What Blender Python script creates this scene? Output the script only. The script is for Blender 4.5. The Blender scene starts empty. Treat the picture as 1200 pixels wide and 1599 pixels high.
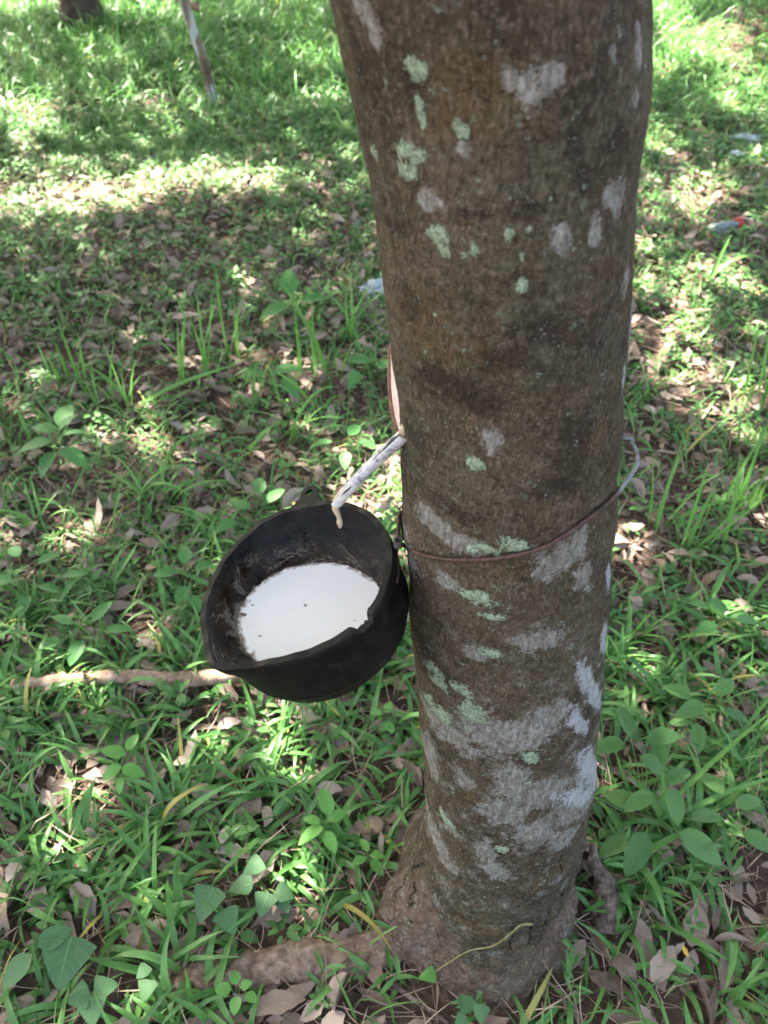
import bpy, bmesh, math
import numpy as np
from mathutils import Vector, noise as mnoise
sc = bpy.context.scene
R = math.radians
# ------------------------------------------------------------------ camera, sky, sun, exposure
CAM_H, PITCH, FPX = 1.35, R(42), 1288.0
cam = bpy.data.cameras.new("camera"); cam_o = bpy.data.objects.new("camera", cam)
sc.collection.objects.link(cam_o); sc.camera = cam_o
cam_o.location = (0, 0, CAM_H); cam_o.rotation_euler = (R(90) - PITCH, 0, 0)
cam.sensor_fit = 'VERTICAL'; cam.sensor_height = 36; cam.lens = 36 * FPX / 1599
cam.clip_start = 0.02; cam.clip_end = 800
cam.dof.use_dof = True; cam.dof.focus_distance = 0.85; cam.dof.aperture_fstop = 8.0
SUN_DIR = np.array([-0.50, 0.36, 0.79]); SUN_DIR /= np.linalg.norm(SUN_DIR)
world = bpy.data.worlds.new("World"); sc.world = world; world.use_nodes = True
wn = world.node_tree; wn.nodes.clear()
sky = wn.nodes.new('ShaderNodeTexSky'); sky.sky_type = 'NISHITA'; sky.sun_disc = False
sky.sun_elevation = math.asin(SUN_DIR[2]); sky.sun_rotation = math.atan2(SUN_DIR[0], SUN_DIR[1])
sky.dust_density = 4.0; sky.ozone_density = 0.6; sky.air_density = 0.9
bg = wn.nodes.new('ShaderNodeBackground'); bg.inputs[1].default_value = 0.078
wo = wn.nodes.new('ShaderNodeOutputWorld')
warm = wn.nodes.new('ShaderNodeMix'); warm.data_type = 'RGBA'; warm.blend_type = 'MULTIPLY'; warm.inputs[0].default_value = 1; warm.inputs[7].default_value = (1.0, .93, .80, 1)
wn.links.new(sky.outputs[0], warm.inputs[6]); wn.links.new(warm.outputs[2], bg.inputs[0]); wn.links.new(bg.outputs[0], wo.inputs[0])
sun = bpy.data.lights.new("sun", 'SUN'); sun.energy = 5.0; sun.angle = R(0.53); sun.color = (1.0, 0.94, 0.84)
sun_o = bpy.data.objects.new("sun", sun); sc.collection.objects.link(sun_o)
sun_o.rotation_euler = Vector(SUN_DIR).to_track_quat('Z', 'Y').to_euler(); sun_o.location = (-4, 3, 8)
sc.view_settings.view_transform = 'Standard'; sc.view_settings.look = 'None'
sc.view_settings.exposure = 3.72; sc.view_settings.gamma = 1
sc.render.engine = 'CYCLES'
sc.cycles.max_bounces = 6; sc.cycles.transparent_max_bounces = 8
sc.cycles.use_denoising = True

# ------------------------------------------------------------------ helpers
rng = np.random.default_rng(7)
SP, CP = math.sin(PITCH), math.cos(PITCH)
def ray(px, py):
    x = (px - 600) / FPX; y = (799.5 - py) / FPX
    return np.array([x, y * SP + CP, y * CP - SP])
def gp(px, py, z=0.0):                      # a pixel of the photograph to its point on the ground
    d = ray(px, py); t = (z - CAM_H) / d[2]
    return d * t + [0, 0, CAM_H]
def at_y(px, py, Y):                         # a pixel to the point at depth Y
    d = ray(px, py); t = Y / d[1]
    return d * t + [0, 0, CAM_H]
def proj(p):
    p = np.asarray(p, float) - [0, 0, CAM_H]
    u = p[..., 1] * SP + p[..., 2] * CP; f = p[..., 1] * CP - p[..., 2] * SP
    f = np.where(f < 0.05, 0.05, f)
    return 600 + FPX * p[..., 0] / f, 799.5 - FPX * u / f
def gh(x, y):                                # height of the ground
    x = np.asarray(x, float); y = np.asarray(y, float)
    a = np.clip((y - 1.5) / 4, 0.15, 1.4)
    h = (0.022 * np.sin(1.9 * x + .7) * np.cos(1.3 * y + 1) + 0.014 * np.sin(4.1 * x - 2.2 * y)
         + 0.008 * np.sin(7.3 * y + 2.1 * x + 2) + 0.005 * np.sin(13 * x + 9 * y)) * a
    h = h + 0.30 * np.exp(-(((x - 3.1) / .8) ** 2 + ((y - 6.0) / .7) ** 2))
    return h
def sst(a, b, x):
    t = np.clip((x - a) / (b - a), 0, 1); return t * t * (3 - 2 * t)

def tag(o, label=None, cat=None, group=None, kind=None):
    if label: o['label'] = label
    if cat: o['category'] = cat
    if group: o['group'] = group
    if kind: o['kind'] = kind
    return o
def empty(name, loc, label, cat, group=None):
    o = bpy.data.objects.new(name, None); sc.collection.objects.link(o); o.location = loc
    o.empty_display_size = 0.05
    return tag(o, label, cat, group, 'thing')
def mk(name, V, Fc, mat, parent=None, loc=None, attrs=None, smooth=True):
    """V (n,3) world coordinates; Fc array or list of faces; one mesh object whose origin is loc or its parent's."""
    V = np.asarray(V, np.float64).reshape(-1, 3)
    off = np.array(parent.location) if parent is not None else (np.array(loc) if loc is not None else np.zeros(3))
    me = bpy.data.meshes.new(name)
    if isinstance(Fc, np.ndarray):
        nf, k = Fc.shape
        me.vertices.add(len(V)); me.vertices.foreach_set('co', (V - off).astype(np.float32).ravel())
        me.loops.add(nf * k); me.loops.foreach_set('vertex_index', Fc.astype(np.int32).ravel())
        me.polygons.add(nf); me.polygons.foreach_set('loop_start', np.arange(0, nf * k, k, dtype=np.int32))
        me.update(calc_edges=True); me.validate()
    else:
        me.from_pydata([tuple(v) for v in (V - off)], [], [tuple(int(i) for i in f) for f in Fc]); me.update()
    if attrs:
        for k_, a in attrs.items():
            at = me.attributes.new(k_, 'FLOAT', 'POINT'); at.data.foreach_set('value', np.asarray(a, np.float32).ravel())
    me.polygons.foreach_set('use_smooth', [smooth] * len(me.polygons))
    me.materials.append(mat)
    o = bpy.data.objects.new(name, me); sc.collection.objects.link(o)
    if parent is not None: o.parent = parent
    elif loc is not None: o.location = loc
    return o

def grid_faces(nr, nc, closed=False, base=0):
    r = np.arange(nr - 1)[:, None]; c = np.arange(nc if closed else nc - 1)[None]
    c2 = (c + 1) % nc
    return (np.stack([r * nc + c, r * nc + c2, (r + 1) * nc + c2, (r + 1) * nc + c], -1).reshape(-1, 4) + base)

def ribbons(base, yaw, pitch, bend, length, width, prof, nseg, fold=0.25, roll=0.0, tint=None, wob=0.0, sidebend=0.0, wj=0.0):
    """n ribbons (blades, leaves): centre lines start at base, rise at pitch, fall by bend; 3 vertices across."""
    base = np.atleast_2d(base); n = len(base)
    f = lambda a: np.broadcast_to(np.asarray(a, float), (n,)).astype(float)
    yaw, pitch, bend, length, width, fold, roll, sidebend = map(f, (yaw, pitch, bend, length, width, fold, roll, sidebend))
    t = np.linspace(0, 1, nseg + 1)
    tm = (t[1:] + t[:-1]) / 2
    ph = pitch[:, None] - bend[:, None] * tm[None] ** 1.2
    yw = yaw[:, None] + sidebend[:, None] * tm[None]
    if wob: ph = ph + rng.normal(0, wob, ph.shape)
    seg = length[:, None] / nseg
    d = np.stack([np.cos(ph) * np.cos(yw), np.cos(ph) * np.sin(yw), np.sin(ph)], -1) * seg[..., None]
    c = np.concatenate([np.zeros((n, 1, 3)), np.cumsum(d, 1)], 1) + base[:, None]
    tg = np.concatenate([d[:, :1], (d[:, 1:] + d[:, :-1]) / 2, d[:, -1:]], 1); tg /= np.linalg.norm(tg, axis=-1, keepdims=True) + 1e-9
    yy = np.concatenate([yw[:, :1], (yw[:, 1:] + yw[:, :-1]) / 2, yw[:, -1:]], 1)
    s0 = np.stack([-np.sin(yy), np.cos(yy), 0 * yy], -1)
    nm = np.cross(tg, s0)
    cr, sr = np.cos(roll)[:, None, None], np.sin(roll)[:, None, None]
    s = s0 * cr + nm * sr; nm = nm * cr - s0 * sr
    w = width[:, None] * 0.5 * prof(t)[None]
    wl = wr_ = w
    if wj: wl = w * (1 + rng.normal(0, wj, w.shape)); wr_ = w * (1 + rng.normal(0, wj, w.shape))
    V = np.stack([c - s * wl[..., None] + nm * (w * fold[:, None])[..., None], c, c + s * wr_[..., None] + nm * (w * fold[:, None])[..., None]], 2)
    m = (nseg + 1) * 3
    g = grid_faces(nseg + 1, 3)
    Fc = (g[None] + (np.arange(n) * m)[:, None, None]).reshape(-1, 4)
    tint = rng.random(n) if tint is None else f(tint)
    A = dict(tint=np.repeat(tint, m), along=np.tile(np.repeat(t, 3), n), across=np.tile([-1., 0, 1.], n * (nseg + 1)))
    return V.reshape(-1, 3), Fc, A
def merge(parts):
    Vs, Fs, As, b = [], [], {}, 0
    for V, Fc, A in parts:
        Vs.append(V); Fs.append(Fc + b); b += len(V)
        for k in ('tint', 'along', 'across'): As.setdefault(k, []).append(A[k])
    return np.concatenate(Vs), np.concatenate(Fs), {k: np.concatenate(v) for k, v in As.items()}
P_BLADE = lambda t: np.clip(np.minimum(0.5 + 1.6 * t, 1.0) * (1 - t ** 3.0), 0.02, 1)
P_SHORT = lambda t: np.clip(np.sin(np.pi * np.clip(t, 0, 1) ** 0.55) ** 0.8, 0.03, 1)
P_OVAL = lambda t: np.clip(np.sin(np.pi * t ** 0.75) ** 0.75, 0.03, 1)
P_HEART = lambda t: np.clip(1.35 * (1 - t) ** 0.75 * np.minimum(1, (t + .02) * 6) ** .6, 0.02, 1.2)
P_DRY = lambda t: np.clip(np.sin(np.pi * t ** 0.9) ** 0.85, 0.03, 1)

def tube(pts, rad, ns=10, cap=True, sub=1):
    P = np.asarray(pts, float)
    if sub > 1:                               # Catmull-Rom
        Q = np.vstack([2 * P[0] - P[1], P, 2 * P[-1] - P[-2]]); out = []
        for i in range(len(P) - 1):
            for k in range(sub):
                t = k / sub; a, b, c, d = Q[i:i + 4]
                out.append(.5 * (2 * b + (c - a) * t + (2 * a - 5 * b + 4 * c - d) * t * t + (3 * b - a - 3 * c + d) * t ** 3))
        out.append(P[-1]); rr = np.interp(np.linspace(0, len(P) - 1, len(out)), np.arange(len(P)), np.broadcast_to(rad, (len(P),))); P = np.array(out)
    else: rr = np.broadcast_to(rad, (len(P),)).astype(float)
    T = np.gradient(P, axis=0); T /= np.linalg.norm(T, axis=1, keepdims=True) + 1e-9
    u = np.cross(T[0], [0, 0, 1.]); 
    if np.linalg.norm(u) < .1: u = np.cross(T[0], [1., 0, 0])
    V = []; a = np.linspace(0, 2 * np.pi, ns, endpoint=False)
    for i in range(len(P)):
        u = u - T[i] * (u @ T[i]); u /= np.linalg.norm(u); v = np.cross(T[i], u)
        V.append(P[i] + rr[i] * (np.cos(a)[:, None] * u + np.sin(a)[:, None] * v))
    V = np.concatenate(V); Fc = [tuple(f) for f in grid_faces(len(P), ns, True)]
    if cap:
        Fc.append(tuple(range(ns))[::-1]); Fc.append(tuple(range(len(V) - ns, len(V))))
    return V, Fc
def fnoise(V, s, seed=0):
    return np.array([mnoise.noise(Vector((v[0] * s + seed, v[1] * s, v[2] * s))) for v in V])
def smooth_rand2(A, B, cell, seed):           # cheap value noise on (a,b) arrays
    a = A / cell; b = B / cell; ia = np.floor(a).astype(int); ib = np.floor(b).astype(int)
    fa = a - ia; fb = b - ib; fa = fa * fa * (3 - 2 * fa); fb = fb * fb * (3 - 2 * fb)
    def h(i, j):
        x = np.sin(i * 127.1 + j * 311.7 + seed * 74.7) * 43758.5453; return x - np.floor(x)
    return (h(ia, ib) * (1 - fa) + h(ia + 1, ib) * fa) * (1 - fb) + (h(ia, ib + 1) * (1 - fa) + h(ia + 1, ib + 1) * fa) * fb

# ------------------------------------------------------------------ materials
class NT:
    def __init__(s, name):
        s.m = bpy.data.materials.new(name); s.m.use_nodes = True; s.t = s.m.node_tree; s.t.nodes.clear()
        s.out = s.n('ShaderNodeOutputMaterial')
    def n(s, ty, **kw):
        x = s.t.nodes.new(ty)
        for k, v in kw.items(): setattr(x, k, v)
        return x
    def put(s, sock, v):
        if isinstance(v, bpy.types.NodeSocket): s.t.links.new(v, sock)
        elif v is not None:
            if hasattr(sock.default_value, '__len__') and not hasattr(v, '__len__'): v = (v, v, v)
            if hasattr(v, '__len__') and len(v) == 3 and len(sock.default_value) == 4: v = (*v, 1)
            sock.default_value = v
    def attr(s, name): return s.n('ShaderNodeAttribute', attribute_name=name).outputs['Fac']
    def coord(s, scale=(1, 1, 1)):
        c = s.n('ShaderNodeTexCoord'); m = s.n('ShaderNodeMapping'); s.put(m.inputs['Vector'], c.outputs['Object'])
        m.inputs['Scale'].default_value = scale; return m.outputs[0]
    def noise(s, vec, scale, detail=3, rough=.55, dist=0):
        x = s.n('ShaderNodeTexNoise'); s.put(x.inputs['Vector'], vec); x.inputs['Scale'].default_value = scale
        x.inputs['Detail'].default_value = detail; x.inputs['Roughness'].default_value = rough; x.inputs['Distortion'].default_value = dist
        return x.outputs['Fac']
    def voro(s, vec, scale, feature='F1', out='Distance'):
        x = s.n('ShaderNodeTexVoronoi', feature=feature); s.put(x.inputs['Vector'], vec); x.inputs['Scale'].default_value = scale
        return x.outputs[out]
    def math(s, op, a, b=None, c=None, clamp=False):
        x = s.n('ShaderNodeMath', operation=op, use_clamp=clamp); s.put(x.inputs[0], a); s.put(x.inputs[1], b)
        if c is not None: s.put(x.inputs[2], c)
        return x.outputs[0]
    def step(s, v, lo, hi, a=0., b=1.):
        x = s.n('ShaderNodeMapRange', interpolation_type='SMOOTHSTEP'); s.put(x.inputs[0], v)
        for i, q in zip((1, 2, 3, 4), (lo, hi, a, b)): x.inputs[i].default_value = q
        return x.outputs[0]
    def mix(s, f, a, b, blend='MIX'):
        x = s.n('ShaderNodeMix', data_type='RGBA', blend_type=blend); s.put(x.inputs[0], f); s.put(x.inputs[6], a); s.put(x.inputs[7], b)
        return x.outputs[2]
    def ramp(s, v, stops):
        x = s.n('ShaderNodeValToRGB'); s.put(x.inputs[0], v); e = x.color_ramp.elements
        while len(e) < len(stops): e.new(.5)
        for q, (p, c) in zip(e, stops): q.position = p; q.color = (*c, 1)
        return x.outputs[0]
    def bump(s, h, strength=.5, dist=.002):
        x = s.n('ShaderNodeBump'); s.put(x.inputs['Height'], h); x.inputs['Strength'].default_value = strength; x.inputs['Distance'].default_value = dist
        return x.outputs[0]
    def bsdf(s, col, rough=.6, normal=None, spec=.5, **kw):
        x = s.n('ShaderNodeBsdfPrincipled'); s.put(x.inputs['Base Color'], col); s.put(x.inputs['Roughness'], rough)
        s.put(x.inputs['Specular IOR Level'], spec)
        if normal is not None: s.put(x.inputs['Normal'], normal)
        for k, v in kw.items(): s.put(x.inputs[k.replace('_', ' ')], v)
        return x.outputs[0]
    def done(s, sh): s.put(s.out.inputs['Surface'], sh); return s.m

def leaf_mat(name, dark, mid, light, rough=.45, trans=.35, veins=0.0, yellow=0.0):
    m = NT(name); t = m.attr('tint')
    col = m.ramp(t, [(0, dark), (.5, mid), (1, light)])
    nz = m.noise(m.coord(), 60, 3)
    col = m.mix(m.step(nz, .35, .75), col, m.mix(.35, col, light))
    col = m.mix(m.step(m.noise(m.coord(), 130, 3, .6), .64, .70, 0, .45), col, (.16, .11, .045))
    h = None
    if yellow:
        col = m.mix(m.step(m.math('ADD', t, m.math('MULTIPLY', m.attr('along'), .12)), 1.0, 1.09), col, (.42, .36, .10))
    if veins:
        ac = m.attr('across'); al = m.attr('along'); aa = m.math('ABSOLUTE', ac)
        rib = m.step(aa, .0, .07, 1, 0)
        w = m.math('FRACT', m.math('SUBTRACT', m.math('MULTIPLY', al, 6.0), m.math('MULTIPLY', aa, 1.6)))
        vn = m.math('MULTIPLY', m.step(m.math('ABSOLUTE', m.math('SUBTRACT', w, .5)), .0, .11, 1, 0), .6)
        v = m.math('MAXIMUM', rib, vn)
        col = m.mix(m.math('MULTIPLY', v, veins), col, tuple(min(1, c * 2.0 + .02) for c in mid))
        h = m.bump(m.math('SUBTRACT', 1.0, v), .5, .001)
    if trans <= 0:
        return m.done(m.bsdf(col, rough, h, .35))
    a = m.bsdf(col, rough, h, .4)
    tr = m.n('ShaderNodeBsdfTranslucent'); m.put(tr.inputs[0], m.mix(.5, col, light)); 
    x = m.n('ShaderNodeMixShader'); x.inputs[0].default_value = trans; m.t.links.new(a, x.inputs[1]); m.t.links.new(tr.outputs[0], x.inputs[2])
    return m.done(x.outputs[0])
M = {}
M['grass'] = leaf_mat('grass_blades', (.050, .14, .034), (.100, .25, .060), (.19, .38, .11), .34, .35, yellow=1)
M['tall'] = leaf_mat('tall_grass', (.06, .16, .034), (.105, .26, .055), (.18, .38, .09), .36, .4)
M['weed'] = leaf_mat('weed_leaves', (.042, .11, .032), (.082, .19, .050), (.135, .28, .078), .5, .3, .3)
M['broad'] = leaf_mat('broad_leaves', (.045, .14, .042), (.08, .22, .062), (.13, .31, .09), .48, .35, .35)
M['dull'] = leaf_mat('dull_green_leaves', (.04, .10, .042), (.062, .155, .058), (.10, .20, .08), .6, .25, .5)
M['fresh'] = leaf_mat('fresh_leaves', (.09, .25, .05), (.13, .33, .07), (.18, .42, .10), .45, .4, .35)
M['crown'] = leaf_mat('rubber_tree_leaves', (.035, .085, .02), (.06, .13, .03), (.10, .19, .05), .5, .3)
M['litter'] = leaf_mat('dry_leaves', (.105, .066, .046), (.225, .16, .12), (.36, .285, .235), .7, .1, .3)
M['straw'] = leaf_mat('dry_straw', (.18, .11, .075), (.34, .235, .165), (.50, .38, .28), .8, 0)
M['yellowleaf'] = leaf_mat('yellow_leaf', (.5, .3, .04), (.6, .38, .06), (.65, .45, .1), .6, .2, .2)

def soil_mat():
    m = NT('soil'); c = m.coord()
    n1 = m.noise(c, 2.2, 5); n2 = m.noise(c, 26, 6, .65); n3 = m.voro(c, 60)
    col = m.ramp(m.math('ADD', m.math('MULTIPLY', n2, .7), m.math('MULTIPLY', n1, .3)), [(.3, (.035, .023, .016)), (.5, (.08, .053, .038)), (.7, (.15, .105, .078))])
    h = m.bump(m.math('ADD', n2, m.math('MULTIPLY', n3, .5)), .9, .02)
    return m.done(m.bsdf(col, .9, h, .2))
M['soil'] = soil_mat()

def bark_mat(name, base=True):
    m = NT(name); c = m.coord(); cz = m.coord((1, 1, .40))
    big = m.noise(c, 7, 4, .6); med = m.noise(m.coord((1, 1, .7)), 32, 4, .6)
    fine = m.noise(cz, 330, 4, .7); fib = m.noise(m.coord((1, 1, .5)), 330, 5, .74, .2); fib2 = m.noise(m.coord((1, 1, .75)), 130, 5, .75, .2)
    crk = m.voro(m.coord((1, 1, .35)), 150, 'DISTANCE_TO_EDGE')
    col = m.ramp(m.math('ADD', m.math('MULTIPLY', big, .55), m.math('MULTIPLY', med, .45)),
                 [(.34, (.030, .024, .014)), (.45, (.058, .044, .025)), (.54, (.088, .067, .040)), (.66, (.128, .100, .068))])
    ochre = m.step(m.noise(c, 11, 3), .55, .7)
    col = m.mix(m.math('MULTIPLY', ochre, .55), col, (.13, .082, .028))
    pink = m.step(m.noise(c, 9, 4, .6, .3), .60, .72)
    col = m.mix(m.math('MULTIPLY', pink, .45), col, (.20, .145, .125))
    moss = m.step(m.math('ADD', m.noise(m.coord((1.3, 1.3, 1)), 18, 5, .7), m.math('MULTIPLY', m.attr('mossy'), .14)), .60, .70)
    col = m.mix(m.math('MULTIPLY', moss, .35), col, (.10, .115, .07))
    hz = m.noise(m.coord((1, 1, 4.2)), 42, 5, .7, .5); col = m.mix(m.step(hz, .36, .47, .55, 0), col, (.024, .017, .010)); col = m.mix(m.step(hz, .56, .68, 0, .3), col, (.20, .165, .125))
    # speckle and streaks
    col = m.mix(m.step(fib2, .34, .5, .65, 0), col, (.026, .018, .010)); col = m.mix(m.step(fib2, .54, .68, 0, .5), col, (.17, .13, .095))
    col = m.mix(m.step(fib, .52, .64, 0, .55), col, (.23, .18, .135))
    col = m.mix(m.step(fib, .34, .47, .8, 0), col, (.018, .012, .007))
    edge = m.math('ADD', m.math('MULTIPLY', m.noise(c, 75, 4, .7), .55), m.math('MULTIPLY', m.noise(c, 300, 4, .8), .45))
    ed = m.math('MULTIPLY', m.math('SUBTRACT', edge, .5), 3.6)
    def mask(a, lo=.42, hi=.58, k=1.): return m.step(m.math('ADD', m.attr(a), m.math('MULTIPLY', ed, k)), lo, hi)
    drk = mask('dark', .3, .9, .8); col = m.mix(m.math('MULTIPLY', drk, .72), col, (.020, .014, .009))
    soil = m.step(m.math('ADD', m.attr('soily'), m.math('MULTIPLY', m.math('SUBTRACT', m.noise(c, 26, 6, .78), .5), 2.2)), .30, .9)
    scol = m.ramp(m.noise(c, 60, 5, .7), [(.3, (.10, .062, .042)), (.5, (.21, .142, .104)), (.68, (.35, .26, .21))])
    col = m.mix(m.math('MULTIPLY', soil, .8), col, scol)
    sc1 = m.step(m.voro(m.coord((1, 1, .55)), 75, 'DISTANCE_TO_EDGE'), .0, .10, 1, 0); sc2 = m.math('MULTIPLY', m.math('MULTIPLY', sc1, soil), m.step(m.noise(c, 30, 4, .7), .44, .6)); col = m.mix(m.math('MULTIPLY', sc2, .7), col, (.03, .018, .012))
    flk = m.math('MULTIPLY', m.step(m.noise(c, 34, 6, .78), .53, .64), m.attr('low')); w = m.math('MAXIMUM', mask('lichw', .34, .78), m.math('MULTIPLY', flk, .65)); wc = m.ramp(m.noise(cz, 210, 4, .7), [(.32, (.13, .12, .10)), (.5, (.265, .26, .235)), (.68, (.43, .43, .405))])
    col = m.mix(m.math('MULTIPLY', w, m.step(fine, .3, .6, .55, .95)), col, wc)
    b = mask('lichb_sheen', .32, .80); col = m.mix(m.math('MULTIPLY', b, m.step(fine, .3, .55, .45, .9)), col, (.46, .485, .52))
    gf = m.math('MULTIPLY', m.step(m.noise(m.coord((1,1,1.3)), 62, 5, .75), .615, .65), m.math('ADD', m.attr('low'), .25)); g = m.math('MAXIMUM', mask('lichg', .40, .64, 1.05), m.math('MULTIPLY', gf, .8)); gc = m.ramp(m.noise(c, 260, 4, .7), [(.3, (.12, .16, .10)), (.5, (.31, .41, .28)), (.7, (.46, .56, .42))])
    col = m.mix(m.math('MULTIPLY', g, .92), col, gc)
    ck = m.step(m.math('ADD', m.attr('crack'), m.math('MULTIPLY', m.math('SUBTRACT', m.noise(c, 110, 4, .7), .5), 2.2)), .45, .9, 0, .85)
    col = m.mix(ck, col, (.012, .008, .006))
    h = m.math('ADD', m.math('MULTIPLY', fib, 1.0), m.math('MULTIPLY', fine, .5))
    h = m.math('ADD', h, m.math('MULTIPLY', m.step(crk, 0, .12), .35)); h = m.math('ADD', h, m.math('MULTIPLY', fib2, .8)); h = m.math('ADD', h, m.math('MULTIPLY', hz, .9))
    h = m.math('ADD', h, m.math('MULTIPLY', m.math('MULTIPLY', g, m.noise(c, 300, 3)), 1.2))
    h = m.math('ADD', h, m.math('MULTIPLY', m.math('MULTIPLY', soil, m.noise(c, 45, 6, .75)), 2.2)); h = m.math('SUBTRACT', h, m.math('ADD', m.math('MULTIPLY', ck, 1.5), m.math('MULTIPLY', sc2, 1.2)))
    rough = m.step(m.math('MAXIMUM', w, b), 0, 1, .82, .7)
    return m.done(m.bsdf(col, rough, m.bump(h, 1.0, .0042), .25))
M['bark'] = bark_mat('bark')
def simple_bark(name, a, b, c_, scale=30, lich=.0):
    m = NT(name); c = m.coord((1, 1, .5)); n = m.noise(c, scale, 5, .7, .3)
    col = m.ramp(n, [(.33, a), (.5, b), (.66, c_)])
    if lich: col = m.mix(m.step(m.noise(m.coord((1, 1, .22)), 16, 4), .5 - lich, .6 - lich), col, (.42, .43, .44))
    return m.done(m.bsdf(col, .85, m.bump(n, .9, .006), .2))
M['stick'] = simple_bark('stick_bark', (.14, .09, .06), (.30, .20, .14), (.48, .37, .28), 45)
M['root'] = simple_bark('root_bark', (.085, .055, .04), (.20, .138, .10), (.32, .235, .185), 60)
M['oldbark'] = simple_bark('dark_trunk_bark', (.03, .022, .018), (.07, .05, .04), (.13, .10, .08), 12)
M['polebark'] = simple_bark('pale_lichen_bark', (.08, .05, .035), (.15, .11, .08), (.26, .21, .17), 14, .03)

def plastic(name, inside):
    m = NT(name); c = m.coord()
    n = m.noise(c, 45, 5, .7); f = m.noise(m.coord(), 260, 3)
    col = m.ramp(n, [(.35, (.0022, .0022, .0026)), (.6, (.0045, .0043, .0048)), (.75, (.012, .011, .010))])
    rough = m.step(n, .3, .7, .38, .62)
    h = m.math('MULTIPLY', n, .5)
    if inside:
        dp = m.attr('film')                    # 0 at the rim, 1 at the latex
        w = m.noise(c, 38, 5, .75, 1.2)
        br = m.step(m.math('ADD', dp, m.math('MULTIPLY', m.math('SUBTRACT', w, .5), .9)), .45, .68)
        bc = m.ramp(m.noise(c, 70, 5, .7), [(.3, (.005, .003, .002)), (.5, (.018, .010, .006)), (.7, (.055, .031, .018))])
        col = m.mix(br, col, bc)
        # threads of dried latex
        th = m.noise(m.coord((1, 1, 2.2)), 13, 5, .62, 1.0)
        line = m.step(m.math('ABSOLUTE', m.math('SUBTRACT', th, .52)), .0, .020, 1, 0)
        gate = m.math('MULTIPLY', line, m.step(dp, .45, .8))
        gate = m.math('MULTIPLY', gate, m.step(m.noise(c, 17, 2), .42, .56))
        col = m.mix(m.math('MULTIPLY', gate, .8), col, (.30, .245, .18))
        ring = m.step(m.math('ADD', dp, m.math('MULTIPLY', m.math('SUBTRACT', m.noise(c, 60, 4), .5), .5)), .99, 1.06)
        col = m.mix(m.math('MULTIPLY', ring, .7), col, (.26, .22, .17))
        h = m.math('ADD', m.math('MULTIPLY', w, 1.2), m.math('ADD', m.math('MULTIPLY', gate, .5), m.math('MULTIPLY', f, .1)))
        rough = m.math('SUBTRACT', m.step(m.noise(c, 42, 4, .7), .40, .58, .30, .78), m.math('MULTIPLY', m.step(dp, .15, .5), .34))
    else:
        line = m.step(m.math('ABSOLUTE', m.math('SUBTRACT', m.noise(m.coord((1, 1, 12)), 14, 2), .5)), .0, .02, 1, 0)
        col = m.mix(m.math('MULTIPLY', line, .12), col, (.05, .045, .04))
        dirt = m.step(m.noise(c, 22, 6, .75), .58, .72); col = m.mix(m.math('MULTIPLY', dirt, .35), col, (.07, .055, .042))
        rough = m.step(n, .3, .7, .32, .6)
    return m.done(m.bsdf(col, rough, m.bump(h, .9 if inside else .6, .0032 if inside else .0006), .35 if inside else .24))
M['cup_out'] = plastic('black_plastic_outside', False)
M['cup_in'] = plastic('black_plastic_inside', True)
def latex_mat():
    m = NT('latex'); c = m.coord(); e = m.attr('edge')
    sp = m.voro(c, 75, 'F1'); gate = m.step(m.noise(c, 31, 2), .52, .55)
    spk = m.math('MULTIPLY', m.step(sp, .14, .22, 1, 0), gate)
    ed = m.step(m.math('ADD', e, m.math('MULTIPLY', m.math('SUBTRACT', m.noise(c, 85, 5, .7, .4), .5), .30)), .93, 1.0)
    col = m.mix(ed, (.90, .88, .84), (.20, .155, .115))
    col = m.mix(spk, col, (.14, .10, .07))
    film = m.step(m.noise(c, 14, 4, .6, 1.5), .52, .7)
    col = m.mix(m.math('MULTIPLY', film, .12), col, (.7, .66, .66))
    return m.done(m.bsdf(col, .18, m.bump(m.noise(c, 30, 2), .08, .001), .5, Subsurface_Weight=.0))
M['latex'] = latex_mat()
def spout_mat():
    m = NT('whitened_metal'); c = m.coord()
    n = m.noise(c, 90, 5, .75, .6)
    col = m.ramp(n, [(.30, (.03, .03, .035)), (.40, (.30, .31, .34)), (.47, (.56, .58, .61)), (.66, (.72, .71, .68))])
    return m.done(m.bsdf(col, .38, m.bump(n, .7, .0012), .5, Metallic=.1))
M['spout'] = spout_mat()
def plain(name, a, b, scale, rough, bump=.3, metal=0., dist=.001, **kw):
    m = NT(name); n = m.noise(m.coord(), scale, 4, .65)
    return m.done(m.bsdf(m.ramp(n, [(.35, a), (.65, b)]), rough, m.bump(n, bump, dist), .45, Metallic=metal, **kw))
M['drip'] = plain('dried_latex', (.36, .27, .17), (.62, .52, .38), 160, .45, .6)
M['residue'] = plain('dark_residue', (.012, .011, .012), (.06, .055, .05), 120, .5, .6)
M['panel'] = plain('tapped_inner_bark', (.66, .50, .46), (.86, .75, .71), 60, .5, .4)
M['panel_edge'] = plain('cut_bark_edge', (.10, .05, .035), (.24, .13, .09), 120, .8, .8, dist=.002)
def wire_mat():
    m = NT('rusty_wire'); c = m.coord(); t = m.attr('rust')
    n = m.noise(c, 200, 4)
    a = m.ramp(n, [(.35, (.035, .02, .018)), (.65, (.10, .055, .042))]); b = m.ramp(n, [(.35, (.13, .14, .16)), (.65, (.27, .28, .32))])
    return m.done(m.bsdf(m.mix(m.step(t, .3, .7), b, a), .6, m.bump(n, .6, .0006), .4, Metallic=.35))
M['wire'] = wire_mat()
M['stem'] = plain('green_stems', (.10, .16, .05), (.18, .26, .08), 90, .6)
M['vine'] = plain('yellow_green_vine', (.13, .125, .05), (.24, .22, .10), 90, .6)
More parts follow.
